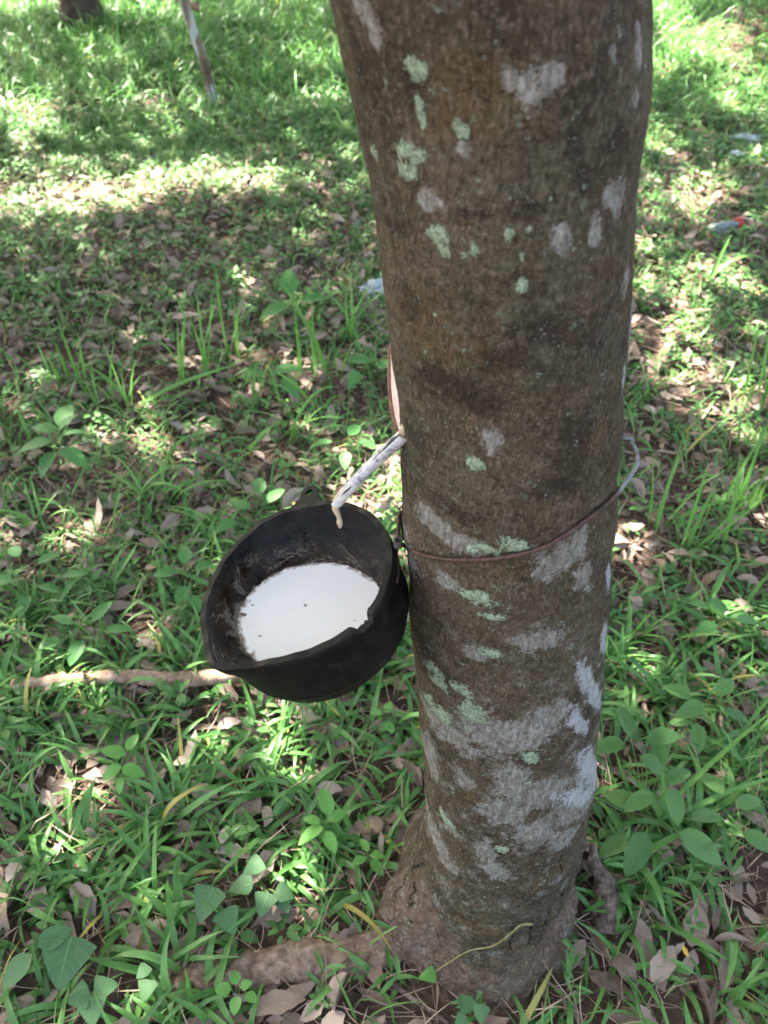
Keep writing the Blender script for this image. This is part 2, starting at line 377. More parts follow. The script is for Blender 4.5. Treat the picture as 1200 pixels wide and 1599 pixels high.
M['clear'] = plain('cloudy_plastic', (.40, .44, .45), (.55, .60, .60), 30, .25, .3, Transmission_Weight=.7)
M['red'] = plain('red_label', (.38, .02, .02), (.50, .05, .05), 30, .35)
M['whitecap'] = plain('white_cap', (.75, .75, .76), (.85, .85, .85), 30, .4)
M['film'] = plain('crumpled_film', (.22, .27, .30), (.45, .50, .53), 35, .25, .8, dist=.004)
M['wood'] = simple_bark('flaky_wood', (.045, .032, .026), (.13, .095, .078), (.24, .18, .15), 70)

# ------------------------------------------------------------------ ground
def axis(lo, hi, fine_lo, fine_hi, d):
    a = list(np.arange(fine_lo, fine_hi, d)); s = d; x = fine_hi
    while x < hi: a.append(x); s *= 1.35; x += s
    a.append(hi); s = d; x = fine_lo - d
    while x > lo: a.insert(0, x); s *= 1.35; x -= s
    a.insert(0, lo); return np.array(a)
gx = axis(-300, 300, -5, 5, .07); gy = axis(-300, 300, -.6, 9, .07)
GX, GY = np.meshgrid(gx, gy)
GZ = gh(GX, GY) * (np.hypot(GX, GY - 3) < 30)
GZ = GZ + (smooth_rand2(GX, GY, .16, 3) - .5) * .012
V = np.stack([GX, GY, GZ], -1).reshape(-1, 3)
ground = mk('ground', V, grid_faces(len(gy), len(gx)), M['soil']); tag(ground, 'brown soil under the leaf litter and grass', kind='structure')

# ------------------------------------------------------------------ the tapped rubber tree
TY = 0.57
tz = np.array([-.06, 0, .06, .12, .2, .305, .423, .617, .767, .888, .986, 1.067, 1.137, 1.2, 1.25, 1.5, 2.2, 3.2, 4.6, 6.2])
tcx = np.array([.165, .165, .165, .167, .168, .166, .156, .138, .1235, .113, .1035, .091, .082, .074, .062, .01, -.10, -.2, -.28, -.35])
trr = np.array([.150, .141, .128, .120, .115, .111, .107, .101, .098, .095, .0925, .092, .092, .0925, .095, .098, .095, .085, .07, .045])
tzf = np.arange(-.2, 6.6, .005); _k = np.hanning(15); _k /= _k.sum()
tcf = np.convolve(np.pad(np.interp(tzf, tz, tcx), 7, 'edge'), _k, 'valid'); trf = np.convolve(np.pad(np.interp(tzf, tz, trr), 7, 'edge'), _k, 'valid')
def tcen(z): return np.interp(z, tzf, tcf)
def trad(th, z):
    r = np.interp(z, tzf, trf)
    def lobe(c, w, amp, z1, z0=0.0):
        d = (th - c + np.pi) % (2 * np.pi) - np.pi
        return amp * np.exp(-(d / w) ** 2) * sst(z1, z0, z)
    r = r + lobe(R(198), .42, .040, .19, .03) + lobe(R(262), .5, .018, .12, .0) + lobe(R(318), .4, .012, .16) + lobe(R(60), .5, .05, .25) + lobe(R(125), .5, .04, .2)
    # gentle bulges, wrinkles
    r = r + .0022 * np.sin(3 * th + 5 * z) + .0016 * np.sin(2 * th - 9 * z + 1) + .0009 * np.sin(38 * z + 2 * np.sin(2 * th))
    return r
def tpt(th, z, off=0.0):
    r = trad(th, z) + off
    return np.stack([tcen(z) + r * np.cos(th), TY + r * np.sin(th), z + 0 * th], -1)
def hit(px, py):                              # ray against the trunk -> (theta, z)
    d = ray(px, py); o = np.array([0, 0, CAM_H]); t = np.linspace(.15, 1.6, 3000)
    p = o + d * t[:, None]; th = np.arctan2(p[:, 1] - TY, p[:, 0] - tcen(p[:, 2]))
    ins = np.hypot(p[:, 0] - tcen(p[:, 2]), p[:, 1] - TY) < trad(th, p[:, 2])
    if not ins.any():
        k = np.argmin(np.hypot(p[:, 0] - tcen(p[:, 2]), p[:, 1] - TY) - trad(th, p[:, 2]))
    else: k = int(np.argmax(ins))
    return th[k], p[k, 2]
zs = np.concatenate([np.arange(-.06, 1.32, .0026), 1.32 + np.cumsum(np.linspace(.004, .12, 76))])
NC = 300; ths = np.linspace(0, 2 * np.pi, NC, endpoint=False)
TH, Z = np.meshgrid(ths, zs)
def patch(lst, soft=1.0):
    """soft-edged blotches given by their centre (theta, z), half sizes in metres and tilt"""
    A = np.zeros_like(Z)
    for (px, py, a, b, *tl) in lst:
        th, z = hit(px, py); q0 = .098
        dist = math.dist((px, py), (px, py)) ; p0 = tpt(np.array(th), np.array(z))
        depth = p0[1] * CP - (p0[2] - CAM_H) * SP
        k = depth / FPX; vis = max(.25, abs(math.sin(th)))            # foreshortening of the curved side
        vz = max(.35, math.cos(math.atan2(CAM_H - z, .5)))
        A_, B_ = a * k / vis, b * k / vz
        an = R(tl[0]) if tl else 0
        dx = ((TH - th + np.pi) % (2 * np.pi) - np.pi) * q0; dz = Z - z
        u = (dx * math.cos(an) + dz * math.sin(an)) / A_; v = (-dx * math.sin(an) + dz * math.cos(an)) / B_
        wob = 1 + .35 * (smooth_rand2(dx + 3, dz + 3, .012, int(px)) - .5) * 2
        A = np.maximum(A, np.clip(1.5 - np.sqrt(u * u + v * v) * wob, 0, 1))
    return A
lichg = patch([(650, 108, 18, 20, -25), (655, 165, 7, 22), (662, 190, 8, 10), (717, 200, 18, 17), (645, 240, 24, 18), (638, 268, 16, 14), (690, 370, 18, 16), (697, 392, 13, 16),
               (583, 237, 5, 9), (742, 390, 8, 10), (793, 362, 7, 7), (827, 357, 5, 5), (818, 446, 11, 13), (815, 402, 6, 6), (682, 491, 5, 6), (745, 725, 16, 9), (800, 850, 26, 14), (760, 858, 16, 8),
               (745, 932, 30, 8), (770, 962, 20, 6), (770, 1020, 18, 8), (720, 1075, 16, 10), (735, 1110, 22, 12), (690, 1070, 12, 8), (680, 1045, 10, 8), (830, 1180, 14, 8), (825, 1222, 8, 4), (700, 1282, 10, 7), (785, 1325, 9, 5), (860, 310, 4, 4),
               (725, 400, 5, 5), (690, 1115, 20, 12), (735, 860, 9, 5)])
lichw = patch([(574, 30, 16, 34, 15), (560, 5, 12, 12), (795, 120, 15, 24, 12), (826, 142, 26, 22), (862, 118, 17, 27, -8), (722, 232, 12, 13), (668, 312, 16, 14), (694, 322, 10, 9),
               (878, 370, 15, 19), (928, 358, 11, 20), (962, 300, 20, 26), (958, 80, 8, 14), (988, 150, 8, 12), (770, 690, 18, 20), (690, 830, 40, 16, -18), (720, 848, 40, 14), (875, 878, 42, 26, 15), (905, 850, 20, 24),
               (700, 912, 16, 14), (850, 1000, 40, 17), (750, 1018, 22, 12), (740, 1020, 14, 8), (695, 1140, 38, 16, -14), (780, 1150, 80, 24, 6), (850, 1130, 40, 22, 20), (880, 1110, 14, 20),
               (800, 1225, 36, 32, 0), (790, 1270, 40, 24), (845, 1240, 50, 20, 18), (840, 1300, 28, 16), (680, 1308, 22, 16, -30), (668, 1260, 10, 18), (758, 1330, 16, 13), (776, 1362, 22, 12), (728, 1222, 16, 10), (905, 1260, 26, 30, 50),
               (880, 1310, 24, 16, 20), (705, 1295, 16, 10), (670, 1180, 12, 26), (975, 440, 10, 30), (1000, 60, 8, 30), (640, 860, 10, 30), (700, 380, 3, 3), (925, 1210, 18, 50, 20), (912, 900, 15, 30, 20), (850, 900, 20, 12), (740, 1105, 10, 8)])
lichb_sheen = patch([(925, 1075, 9, 62, 22), (905, 1130, 10, 26, 25), (925, 1200, 9, 48, 22), (905, 1245, 12, 30, 40), (950, 900, 5, 26, 10), (973, 590, 7, 24, 10), (985, 500, 6, 30), (945, 1000, 6, 36, 15)])  # pale lichen streaks that also paint bluish light along the right edge
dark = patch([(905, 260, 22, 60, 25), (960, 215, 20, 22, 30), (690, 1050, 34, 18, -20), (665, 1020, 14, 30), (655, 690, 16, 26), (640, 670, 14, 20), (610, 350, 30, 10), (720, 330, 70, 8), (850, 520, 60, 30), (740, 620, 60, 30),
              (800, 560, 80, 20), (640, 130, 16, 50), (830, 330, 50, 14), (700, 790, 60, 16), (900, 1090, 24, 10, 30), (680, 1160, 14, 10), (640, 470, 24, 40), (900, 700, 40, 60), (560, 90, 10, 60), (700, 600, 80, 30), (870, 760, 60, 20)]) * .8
soily = sst(.20, .04, Z + .05 * np.sin(TH * 3) + .03 * (smooth_rand2(TH * .1, Z, .02, 5) - .5)) * 1.0
mossy = sst(.35, .75, smooth_rand2(TH * .098, Z, .12, 9)) * (Z < 1.4)
# cracks in the flaky base bark
def dseg(path):
    fine = [path[0]]
    for p, q in zip(path, path[1:]):
        for k in (1, 2, 3): fine.append((p[0] + (q[0] - p[0]) * k / 3 + rng.normal(0, 2.2), p[1] + (q[1] - p[1]) * k / 3 + rng.normal(0, 1.5)))
    d = np.full(Z.shape, 9.); pts = [hit(*p) for p in fine]
    X0 = TH * .13; 
    for (t0, z0), (t1, z1) in zip(pts, pts[1:]):
        t0, t1 = t0 % (2 * np.pi), t1 % (2 * np.pi)
        a = np.array([t0 * .13, z0]); b = np.array([t1 * .13, z1]); ab = b - a; L2 = ab @ ab + 1e-9
        u = np.clip(((X0 - a[0]) * ab[0] + (Z - a[1]) * ab[1]) / L2, 0, 1)
        d = np.minimum(d, np.hypot(X0 - a[0] - u * ab[0], Z - a[1] - u * ab[1]))
    return d
crack = np.zeros_like(Z)
for path, w in [([(658, 1348), (640, 1360), (630, 1372), (622, 1390), (617, 1402)], .0024), ([(652, 1368), (650, 1390), (645, 1410), (636, 1420)], .0022), ([(640, 1430), (650, 1450)], .002),
                ([(830, 1440), (826, 1480)], .0022), ([(858, 1420), (850, 1460)], .002), ([(880, 1390), (872, 1430)], .002), ([(800, 1450), (797, 1490)], .002), ([(878, 1330), (874, 1370)], .002)]:
    crack = np.maximum(crack, np.clip(1.3 - dseg(path) / w, 0, 1))
nz1 = smooth_rand2(TH * .1, Z, .0045, 1) - .5; nz2 = smooth_rand2(TH * .1 + Z * .3, Z * .35, .006, 2) - .5
nz3 = smooth_rand2(TH * .12, Z, .02, 4) - .5; seam = np.minimum(ths, 2 * np.pi - ths)[None] < .001
ws = sst(0, .25, np.minimum(TH, 2 * np.pi - TH))
rr = trad(TH, Z) + ws * (nz1 * .0007 + nz2 * .0009 + nz3 * .0016 + soily * ((smooth_rand2(TH * .12, Z * .6, .012, 8) - .5) * .007 + (smooth_rand2(TH * .12 + Z, Z - TH * .05, .0055, 28) - .5) * .004 + (smooth_rand2(TH * .12, Z, .035, 18) - .5) * .012 + nz1 * .002 + nz2 * .002))
rr = rr + (smooth_rand2(TH * .1, Z, .05, 31) - .5) * .004 * ws + np.clip(lichg * 1.6 - .7, 0, 1) * .0012 * (1 + nz1) - crack * .004
# flaky plates low down: horizontal wrinkles
rr = rr + .0012 * np.sin(Z * 160 + 2.5 * np.sin(TH * 2) + nz3 * 6) * sst(.5, .25, Z) * sst(.03, .14, Z) * ws
V = np.stack([tcen(Z) + rr * np.cos(TH), TY + rr * np.sin(TH), Z], -1).reshape(-1, 3)
tree = empty('rubber_tree', (.165, TY, 0), 'large lichen spotted rubber tree in the foreground with a black cup wired to it', 'tree')
mk('trunk', V, grid_faces(len(zs), NC, True), M['bark'], tree,
   attrs=dict(lichg=lichg, lichw=lichw, lichb_sheen=lichb_sheen, dark=dark, soily=soily, mossy=mossy, crack=crack, low=sst(.95, .55, Z) * .9 + .1))

# surface roots: one runs off to the left across the foot of the picture
def lumpy(pts, rad, ns, sub, amp, seed, squash=1.0):
    V, Fc = tube(pts, rad, ns, True, sub); c = np.repeat(np.array([V[i * ns:(i + 1) * ns].mean(0) for i in range(len(V) // ns)]), ns, 0)
    n = np.array([mnoise.fractal(Vector(v * 30 + seed), .8, 2, 4) for v in V]); V = c + (V - c) * (1 + amp * n)[:, None]
    return V, Fc
pts = [gp(640, 1455) + [0, 0, .0], gp(560, 1492) + [0, 0, .002], gp(470, 1500) + [0, 0, .006], gp(390, 1512) + [0, 0, .004], gp(310, 1530), gp(240, 1560) - [0, 0, .008], gp(170, 1600) - [0, 0, .03]]
V, Fc = lumpy(pts, [.034, .030, .028, .025, .024, .022, .016], 24, 14, .30, 4)
V[:, 2] -= .004; mk('root', V, Fc, M['root'], tree)
# flaky slab of old bark standing off at the right foot
pts = [gp(945, 1455) , gp(940, 1400) + [0, 0, .03], at_y(930, 1350, .60), at_y(925, 1318, .62)]
V, Fc = lumpy(pts, [.022, .018, .011, .004], 16, 14, .55, 14); mk('loose_bark', V, Fc, M['wood'], tree)

# tapping cut: pale inner bark on the far left side with its bark edges
lf = [(609, 540), (611, 570), (611, 600), (613, 625), (617, 650), (623, 670), (627, 682)]
rt = [(613, 540), (617, 560), (624, 590), (629, 620), (633, 648), (636, 668), (633, 684)]
def strip(left, right, Yl, Yr, thick, name, mat):
    a = np.array([at_y(*p, Yl) for p in left]); b = np.array([at_y(*p, Yr) for p in right])
    n = 9; rows = []
    for p, q in zip(a, b):
        u = np.linspace(0, 1, n)[:, None]; m_ = p * (1 - u) + q * u
        m_[:, 1] -= .004 * np.sin(np.pi * u[:, 0]); rows.append(m_)
    T = np.array(rows); Bk = T + [0.0, thick, 0]
    Vv = np.concatenate([T.reshape(-1, 3), Bk.reshape(-1, 3)]); k = len(left); off = k * n
    Fq = [tuple(f) for f in grid_faces(k, n)] + [tuple(f[::-1]) for f in grid_faces(k, n, base=off)]
    for i in range(k - 1):
        Fq.append((i * n, (i + 1) * n, off + (i + 1) * n, off + i * n)); Fq.append((i * n + n - 1, off + i * n + n - 1, off + (i + 1) * n + n - 1, (i + 1) * n + n - 1))
    Fq.append(tuple(range(n)) + tuple(range(off + n - 1, off - 1, -1)))
    s = (k - 1) * n; Fq.append(tuple(range(s + n - 1, s - 1, -1)) + tuple(range(off + s, off + s + n)))
    return mk(name, Vv, Fq, mat, tree)
strip(lf, rt, .578, .556, .03, 'tapping_cut', M['panel'])
pe = [at_y(x - .5, y, .584) for x, y in lf]
V, Fc = tube(pe, [.0015, .0025, .003, .003, .003, .003, .002], 8, True, 4); mk('cut_edge', V, Fc, M['panel_edge'], tree)

# limbs and crown, out of view; leaf cover shaped to cast the shade and dapples
def light_holes():
    H = []
    def h(px, py, rx, ry, p=0.0, z=0.0):
        g = gp(px, py, z); g2 = g[:2] - SUN_DIR[:2] * (z / SUN_DIR[2]); a = gp(px + rx, py, z)[0] - g[0]; b = (gp(px, py - ry, z)[1] - gp(px, py + ry, z)[1]) / 2
        H.append((g2[0], g2[1], a, b, p))
    for q in [(100, 300, 90, 34), (70, 296, 50, 26), (130, 305, 55, 24), (180, 300, 40, 22), (130, 330, 40, 10), (250, 285, 50, 14), (330, 285, 60, 16), (410, 292, 35, 12), (40, 200, 40, 8, .3), (240, 162, 26, 4, .4),
              (20, 20, 80, 14, .25), (120, 5, 80, 8, .25), (250, 35, 60, 6, .45), (30, 170, 50, 6), (520, 110, 30, 10, .4), (460, 20, 60, 6, .5), (540, 160, 25, 6, .4),
              (1060, 20, 60, 22, .15), (1150, 8, 80, 6, .1), (1050, 60, 25, 12, .3), (1130, 90, 40, 14), (1180, 130, 25, 14, .2), (1045, 115, 22, 12, .2), (1100, 110, 30, 10, .3), (1160, 170, 16, 12, .3),
              (1030, 230, 26, 16, .3), (1110, 300, 40, 12, .1), (1060, 330, 22, 10, .3), (1020, 400, 20, 20, .4), (1150, 430, 40, 20, .3), (1080, 450, 30, 12, .35), (1010, 520, 22, 20, .1), (1070, 540, 30, 8, .3), (1140, 480, 50, 8, .3),
              (1150, 655, 22, 16, .3), (1100, 600, 26, 9, .3), (430, 558, 18, 9, .1), (385, 590, 20, 6, .3), (640, 770, 26, 24, .2), (585, 790, 24, 20, .3), (620, 850, 20, 30, .2), (640, 900, 20, 30, .2), (10, 1290, 16, 46, .0), (12, 1370, 20, 20, .2),
              (250, 700, 30, 16, .4), (500, 690, 26, 10, .4), (440, 1150, 30, 10, .6), (560, 1230, 20, 12, .4), (500, 1330, 30, 14, .4), (485, 1400, 40, 12, .2), (330, 1250, 30, 12, .6), (560, 1580, 26, 14, .1), (1020, 880, 20, 10, .4), (1130, 800, 14, 12, .4), (20, 700, 20, 10, .4), (300, 1180, 20, 8, .6)]:
        h(*q)
    for th, z, r in [(R(172), z, .05) for z in np.arange(.9, 1.3, .05)]:   # sunlight that grazes the far left side of the trunk
        p = tpt(np.array(th), np.array(z)); g = p[:2] - SUN_DIR[:2] * (z / SUN_DIR[2]); H.append((g[0], g[1], .034, .034, 0.0))
    return H
HOLES = light_holes()
C0_SHADE = np.array([-.084, .53]) - SUN_DIR[:2] * (.76 / SUN_DIR[2])
def canopy(n, centre, tree_list, seed):
    rg = np.random.default_rng(seed)
    g = np.stack([rg.uniform(-6.0, 6.0, n), rg.uniform(-1.5, 10.5, n)], -1)
    keep = np.ones(n, bool)
    gm = g + rg.normal(0, .02, g.shape)
    for (x, y, a, b, p) in HOLES:
        # a leaf has length: widen the hole a little
        gr_ = (.0 if a < .036 else .045 + .010 * max(0, y)); ins = ((gm[:, 0] - x) / (a + gr_ + .02)) ** 2 + ((gm[:, 1] - y) / (b + gr_ + .02)) ** 2 < 1
        ins &= np.hypot(g[:, 0] - C0_SHADE[0], g[:, 1] - C0_SHADE[1]) > .2; keep &= ~(ins & (rg.random(n) > p * .35))
    # leaf cover thinned to let soft dapples through, kept dense over the cup
    cupg = C0_SHADE; thin = smooth_rand2(g[:, 0] + 20, g[:, 1] + 20, .5, 11) * (np.hypot(g[:, 0] - cupg[0], g[:, 1] - cupg[1]) > .32); keep &= ~((thin > .90) & (rg.random(n) < .75))
    keep &= ~((g[:, 1] > 3.5) & (rg.random(n) < .34))  # fewer leaves over the far ground so more sun leaks through
    g = g[keep]; ex = cupg + rg.normal(0, .2, (1500, 2)); g = np.concatenate([g, ex]); n = len(g)  # extra leaves added to keep the cup in shade
    z = rg.uniform(3.6, 5.6, n)
    P = np.stack([g[:, 0] + SUN_DIR[0] / SUN_DIR[2] * z, g[:, 1] + SUN_DIR[1] / SUN_DIR[2] * z, z], -1)
    return P
CP_ = canopy(92000, None, None, 3)
T_MAIN = np.array([-.3, .57]); T_OLD = gp(135, 50)[:2]; T_POLE = gp(335, 160)[:2]
crown_c = np.array([[-.5, 2.0], [T_OLD[0] - 1.4, T_OLD[1] + .6], [T_POLE[0] - 1.6, T_POLE[1] - .4], [2.6, 7.5]])
own = np.argmin(((CP_[:, None, :2] - crown_c[None]) ** 2).sum(-1), 1)
def crown_mesh(P):
    n = len(P)
    return ribbons(P, rng.uniform(0, 6.28, n), rng.normal(-.25, .35, n), rng.normal(.3, .2, n), rng.uniform(.14, .20, n), rng.uniform(.065, .09, n), P_DRY, 2, .15, rng.normal(0, .35, n))
def limbs(parent, root3, P, k, r0, mat, seed):
    rg = np.random.default_rng(seed)
    for i in range(k):
        e = P[rg.integers(len(P))]; m1 = root3 * .6 + e * .4 + [0, 0, .35]; m2 = root3 * .25 + e * .75 + [rg.normal(0, .1), rg.normal(0, .1), .25]
        V, Fc = tube([root3, m1, m2, e], [r0, r0 * .6, r0 * .35, .008], 10, True, 6); mk('limb', V, Fc, mat, parent)
P0 = CP_[own == 0]; V, Fc, A = crown_mesh(P0); mk('crown', V, Fc, M['crown'], tree, attrs=A)
limbs(tree, np.array([-.30, TY, 4.0]), P0, 7, .045, M['oldbark'], 1)

def bg_tree(name, base, lean, r0, r1, mat, P, label, seed, flare=1.6, hgt=5.2, nlimb=6):
    root = empty(name, (*base, gh(*base)), label, 'tree')
    b3 = np.array([*base, float(gh(*base))]); zz = np.array([-.06, .02, .10, .22, .6, 1.4, 2.6, 4.0, hgt])
    rad = np.interp(zz, [-.06, .02, .1, .25, hgt], [r0 * flare, r0 * flare * .93, r0 * (1 + (flare - 1) * .4), r0, r1])
    rg = np.random.default_rng(seed)
    pts = [b3 + [lean[0] * z + rg.normal(0, .018) * (z > .3), lean[1] * z, z] for z in zz]
    V, Fc = lumpy(pts, rad, 28, 14, .12, seed); mk('trunk', V, Fc, mat, root)
    V, Fc, A = crown_mesh(P); mk('crown', V, Fc, M['crown'], root, attrs=A)
    limbs(root, pts[-2], P, nlimb, r1 * .8, mat, seed + 1)
    return root, pts
old, _ = bg_tree('rubber_tree', T_OLD, (-.03, .02), .125, .08, M['oldbark'], CP_[own == 1], 'dark thick tree trunk standing in tall grass at the far upper left', 21, 1.5)
pole, pp = bg_tree('young_rubber_tree', T_POLE, (-.115, -.02), .024, .016, M['polebark'], CP_[own == 2], 'thin pale leaning young tree streaked with white lichen, right of the dark trunk', 33, 1.25)
# a fourth tree out to the right carries the rest of the canopy
right_tree, _ = bg_tree('rubber_tree', (5.3, 6.2), (-.03, .02), .13, .08, M['oldbark'], CP_[own == 3], 'dark tree standing right of the photographed ground', 41, 1.5)
# stub with a clay pot hook on the thin tree
s = at_y(283, 6, pp[3][1]); V, Fc = lumpy([s + [.09, 0, -.02], s + [.03, 0, .0], s + [-.02, 0, .03]], [.02, .018, .014], 14, 5, .3, 3); mk('broken_branch', V, Fc, M['stick'], pole)

# ------------------------------------------------------------------ the latex cup
C0 = np.array([-.0838, .53, .7906]); CN = np.array([-.3351, -.0524, .9407]); CN /= np.linalg.norm(CN)
E1 = np.array([1., 0, 0]) - CN * CN[0]; E1 /= np.linalg.norm(E1); E2 = np.cross(CN, E1)
def rim_r(ph):
    a = np.array([-173.5, -150, -131, -116, -105, -96, -82, -70, -56, -42.5, -27, -11, 2.5, 19.5, 42, 65, 86, 103, 119.5, 135.5, 158])
    r = np.array([.0962, .1005, .1125, .1018, .0955, .0940, .0935, .0940, .0972, .0990, .0992, .0985, .0975, .0965, .0975, .0975, .0975, .0990, .0998, .0972, .0945])
    ph = (np.degrees(ph) + 180) % 360 - 180
    return np.interp(ph, np.concatenate([a - 360, a, a + 360]), np.tile(r, 3))
def cpt(r, ph, d):                            # polar point in the cup's own frame, d below the rim plane
    return C0 + r[..., None] * (np.cos(ph)[..., None] * E1 + np.sin(ph)[..., None] * E2) - d[..., None] * CN
NP = 240; PH = np.linspace(0, 2 * np.pi, NP, endpoint=False)
rim = rim_r(PH); rim = np.convolve(np.tile(rim, 3), np.ones(7) / 7, 'same')[NP:2 * NP]
deg = (np.degrees(PH) + 180) % 360 - 180
notch = (sst(-50, -49, deg) * sst(-38.5, -39.5, deg)) * (.0075 + .002 * np.sin(deg * 2.3)) + .0012 * sst(-60, -50, deg) * sst(-30, -38, deg)
lipk = np.exp(-((deg + 131) / 9) ** 2)
edgewob = .0006 * np.sin(PH * 9) + .0004 * np.sin(PH * 23 + 1)
out_d = np.array([0, .001, .0030, .012, .0130, .035, .062, .0645, .066, .082, .092, .098, .1005, .1010]); out_s = np.array([.991, .997, 1.0, 1.0, .982, .968, .948, .942, .915, .865, .77, .62, .40, .0])
base_r = .0975
rows = []
blend = lambda d: np.clip(1 - d / .05, 0, 1) ** 1.3
for d, s_ in zip(out_d, out_s):
    k = blend(d); r = (rim * k + base_r * (1 - k)) * s_
    rows.append(cpt(r, PH, np.full(NP, d) + notch * np.clip(1 - d / .02, 0, 1) + edgewob * k))
OUT = np.concatenate(rows[:-1]); nr = len(rows) - 1
top_in = []
TH_R = .0066                                  # wall thickness
def inner_s(d, ph):                           # inner radius
    p = np.interp(d, [0, .01, .03, .05, .07, .085, .093], [1.0, .985, .96, .925, .87, .75, .5])
    lf_ = .5 + .5 * np.cos(ph - R(195)); k = 1 - .19 * lf_ ** 2 * sst(.01, .05, d) - .05 * np.sin(ph) ** 2 * (np.sin(ph) > 0) * sst(.02, .06, d)
    return p * k
in_d = np.array([0.0, .004, .010, .018, .026, .034, .042, .050, .058, .066, .074, .082, .089])
irows = []
for d in in_d:
    k = blend(d); r = ((rim - TH_R) * k + (base_r - .0050) * (1 - k)) * inner_s(d, PH)
    lump = (smooth_rand2(PH * .09 + 5, np.full(NP, d), .006, 6) - .5) * .0022 * sst(.012, .03, d)
    irows.append(cpt(r + lump, PH, np.full(NP, d) + notch * np.clip(1 - d / .02, 0, 1) + edgewob * k))
cup = empty('latex_cup', tuple(C0 - CN * .10), 'black plastic bucket-shaped cup full of white latex hanging tilted at the left of the trunk', 'cup')
Vo = np.concatenate([OUT, rows[-1][:1]])
Fo = [tuple(f[::-1]) for f in grid_faces(nr, NP, True)] + [((nr - 1) * NP + i, nr * NP, (nr - 1) * NP + (i + 1) % NP)[::-1] for i in range(NP)]
# rim flat: joins outer row 0 with inner row 0
n0 = len(Vo); n1 = n0 + NP; Vo = np.concatenate([Vo, irows[0], rows[0]]); Fo += [(n1 + i, n1 + (i + 1) % NP, n0 + (i + 1) % NP, n0 + i) for i in range(NP)]
body = mk('bucket_wall', Vo, Fo, M['cup_out'], cup)
LZ = .731                                    # latex level
Vi = np.concatenate(irows + [np.array([C0 - CN * .090])]); ni = len(irows) * NP
Fi = [tuple(f) for f in grid_faces(len(irows), NP, True)] + [(ni - NP + i, ni - NP + (i + 1) % NP, ni) for i in range(NP)]
film = np.clip(1 - (Vi[:, 2] - LZ) / .060, 0, 1) ** 1.0
film = film + .10 * np.sin(np.concatenate([np.tile(PH, len(irows)), [0]]) * 2 + 1)
mk('bucket_lining', Vi, Fi, M['cup_in'], cup, attrs=dict(film=film))
# ear with a hole
ec = R(86.5); er = E1 * math.cos(ec) + E2 * math.sin(ec); et = np.cross(CN, er)
bm = bmesh.new()
outl = [(-.021, .093), (-.017, .0985), (-.0115, .1035), (-.0095, .111)] + [(.0100 * math.cos(a), .1135 + .0098 * math.sin(a)) for a in np.linspace(R(160), R(20), 9)] + [(.0095, .111), (.0115, .1035), (.017, .0985), (.021, .093)]
hole = [(.0042 * math.cos(a), .1135 + .0042 * math.sin(a)) for a in np.linspace(0, 2 * np.pi, 20, endpoint=False)]
def e3(p, d): return Vector(C0 + er * p[1] + et * p[0] - CN * d)
for d in (.0012, .0046):
    vo = [bm.verts.new(e3(p, d)) for p in outl]; vh = [bm.verts.new(e3(p, d)) for p in hole]
    es = [bm.edges.new((v, vo[(i + 1) % len(vo)])) for i, v in enumerate(vo)] + [bm.edges.new((v, vh[(i + 1) % len(vh)])) for i, v in enumerate(vh)]
    bmesh.ops.triangle_fill(bm, edges=es, use_beauty=True)
    if d < .002: A_, B_ = vo, vh
    else:
        for a, b in ((A_, vo), (B_, vh)):
            for i in range(len(a)): bm.faces.new((a[i], a[(i + 1) % len(a)], b[(i + 1) % len(b)], b[i]))
bmesh.ops.recalc_face_normals(bm, faces=bm.faces)
mk('ear', np.array([v.co[:] for v in bm.verts]), [[v.index for v in f.verts] for f in (bm.verts.index_update() or bm.faces)], M['cup_out'], cup, smooth=False); bm.free()
# latex: level surface found by walking outward to the wall
lc = C0 - CN * .06; lc = np.array([lc[0] + .004, lc[1], LZ]); NL = 200; LA = np.linspace(0, 2 * np.pi, NL, endpoint=False); LR = []
for a in LA:
    t = np.linspace(.02, .12, 500); p = lc + np.stack([np.cos(a) * t, np.sin(a) * t, 0 * t], -1); q = p - C0
    d = -(q @ CN); x = q @ E1; y = q @ E2; ph = np.arctan2(y, x)
    k = blend(d); ri = ((np.interp(ph % (2 * np.pi), np.append(PH, 2 * np.pi), np.append(rim, rim[0])) - TH_R) * k + (base_r - .0050) * (1 - k)) * inner_s(np.clip(d, 0, .093), ph)
    bad = np.hypot(x, y) > ri; LR.append(t[np.argmax(bad)] if bad.any() else .1)
LR = np.array(LR) + .0008
fr = np.array([.02, .2, .4, .6, .75, .85, .92, .97, 1.0])
Vl = np.concatenate([lc + np.stack([np.cos(LA) * LR * f, np.sin(LA) * LR * f, np.full(NL, .0008 * f ** 8)], -1) for f in fr] + [lc[None]]); nl = len(fr) * NL
Fl = [tuple(f[::-1]) for f in grid_faces(len(fr), NL, True)] + [(i, nl, (i + 1) % NL)[::-1] for i in range(NL)]
lat = mk('latex_pool', Vl, Fl, M['latex'], loc=tuple(lc), attrs=dict(edge=np.append(np.repeat(fr, NL), 0)))
tag(lat, 'pool of white liquid latex lying inside the black cup', 'latex')

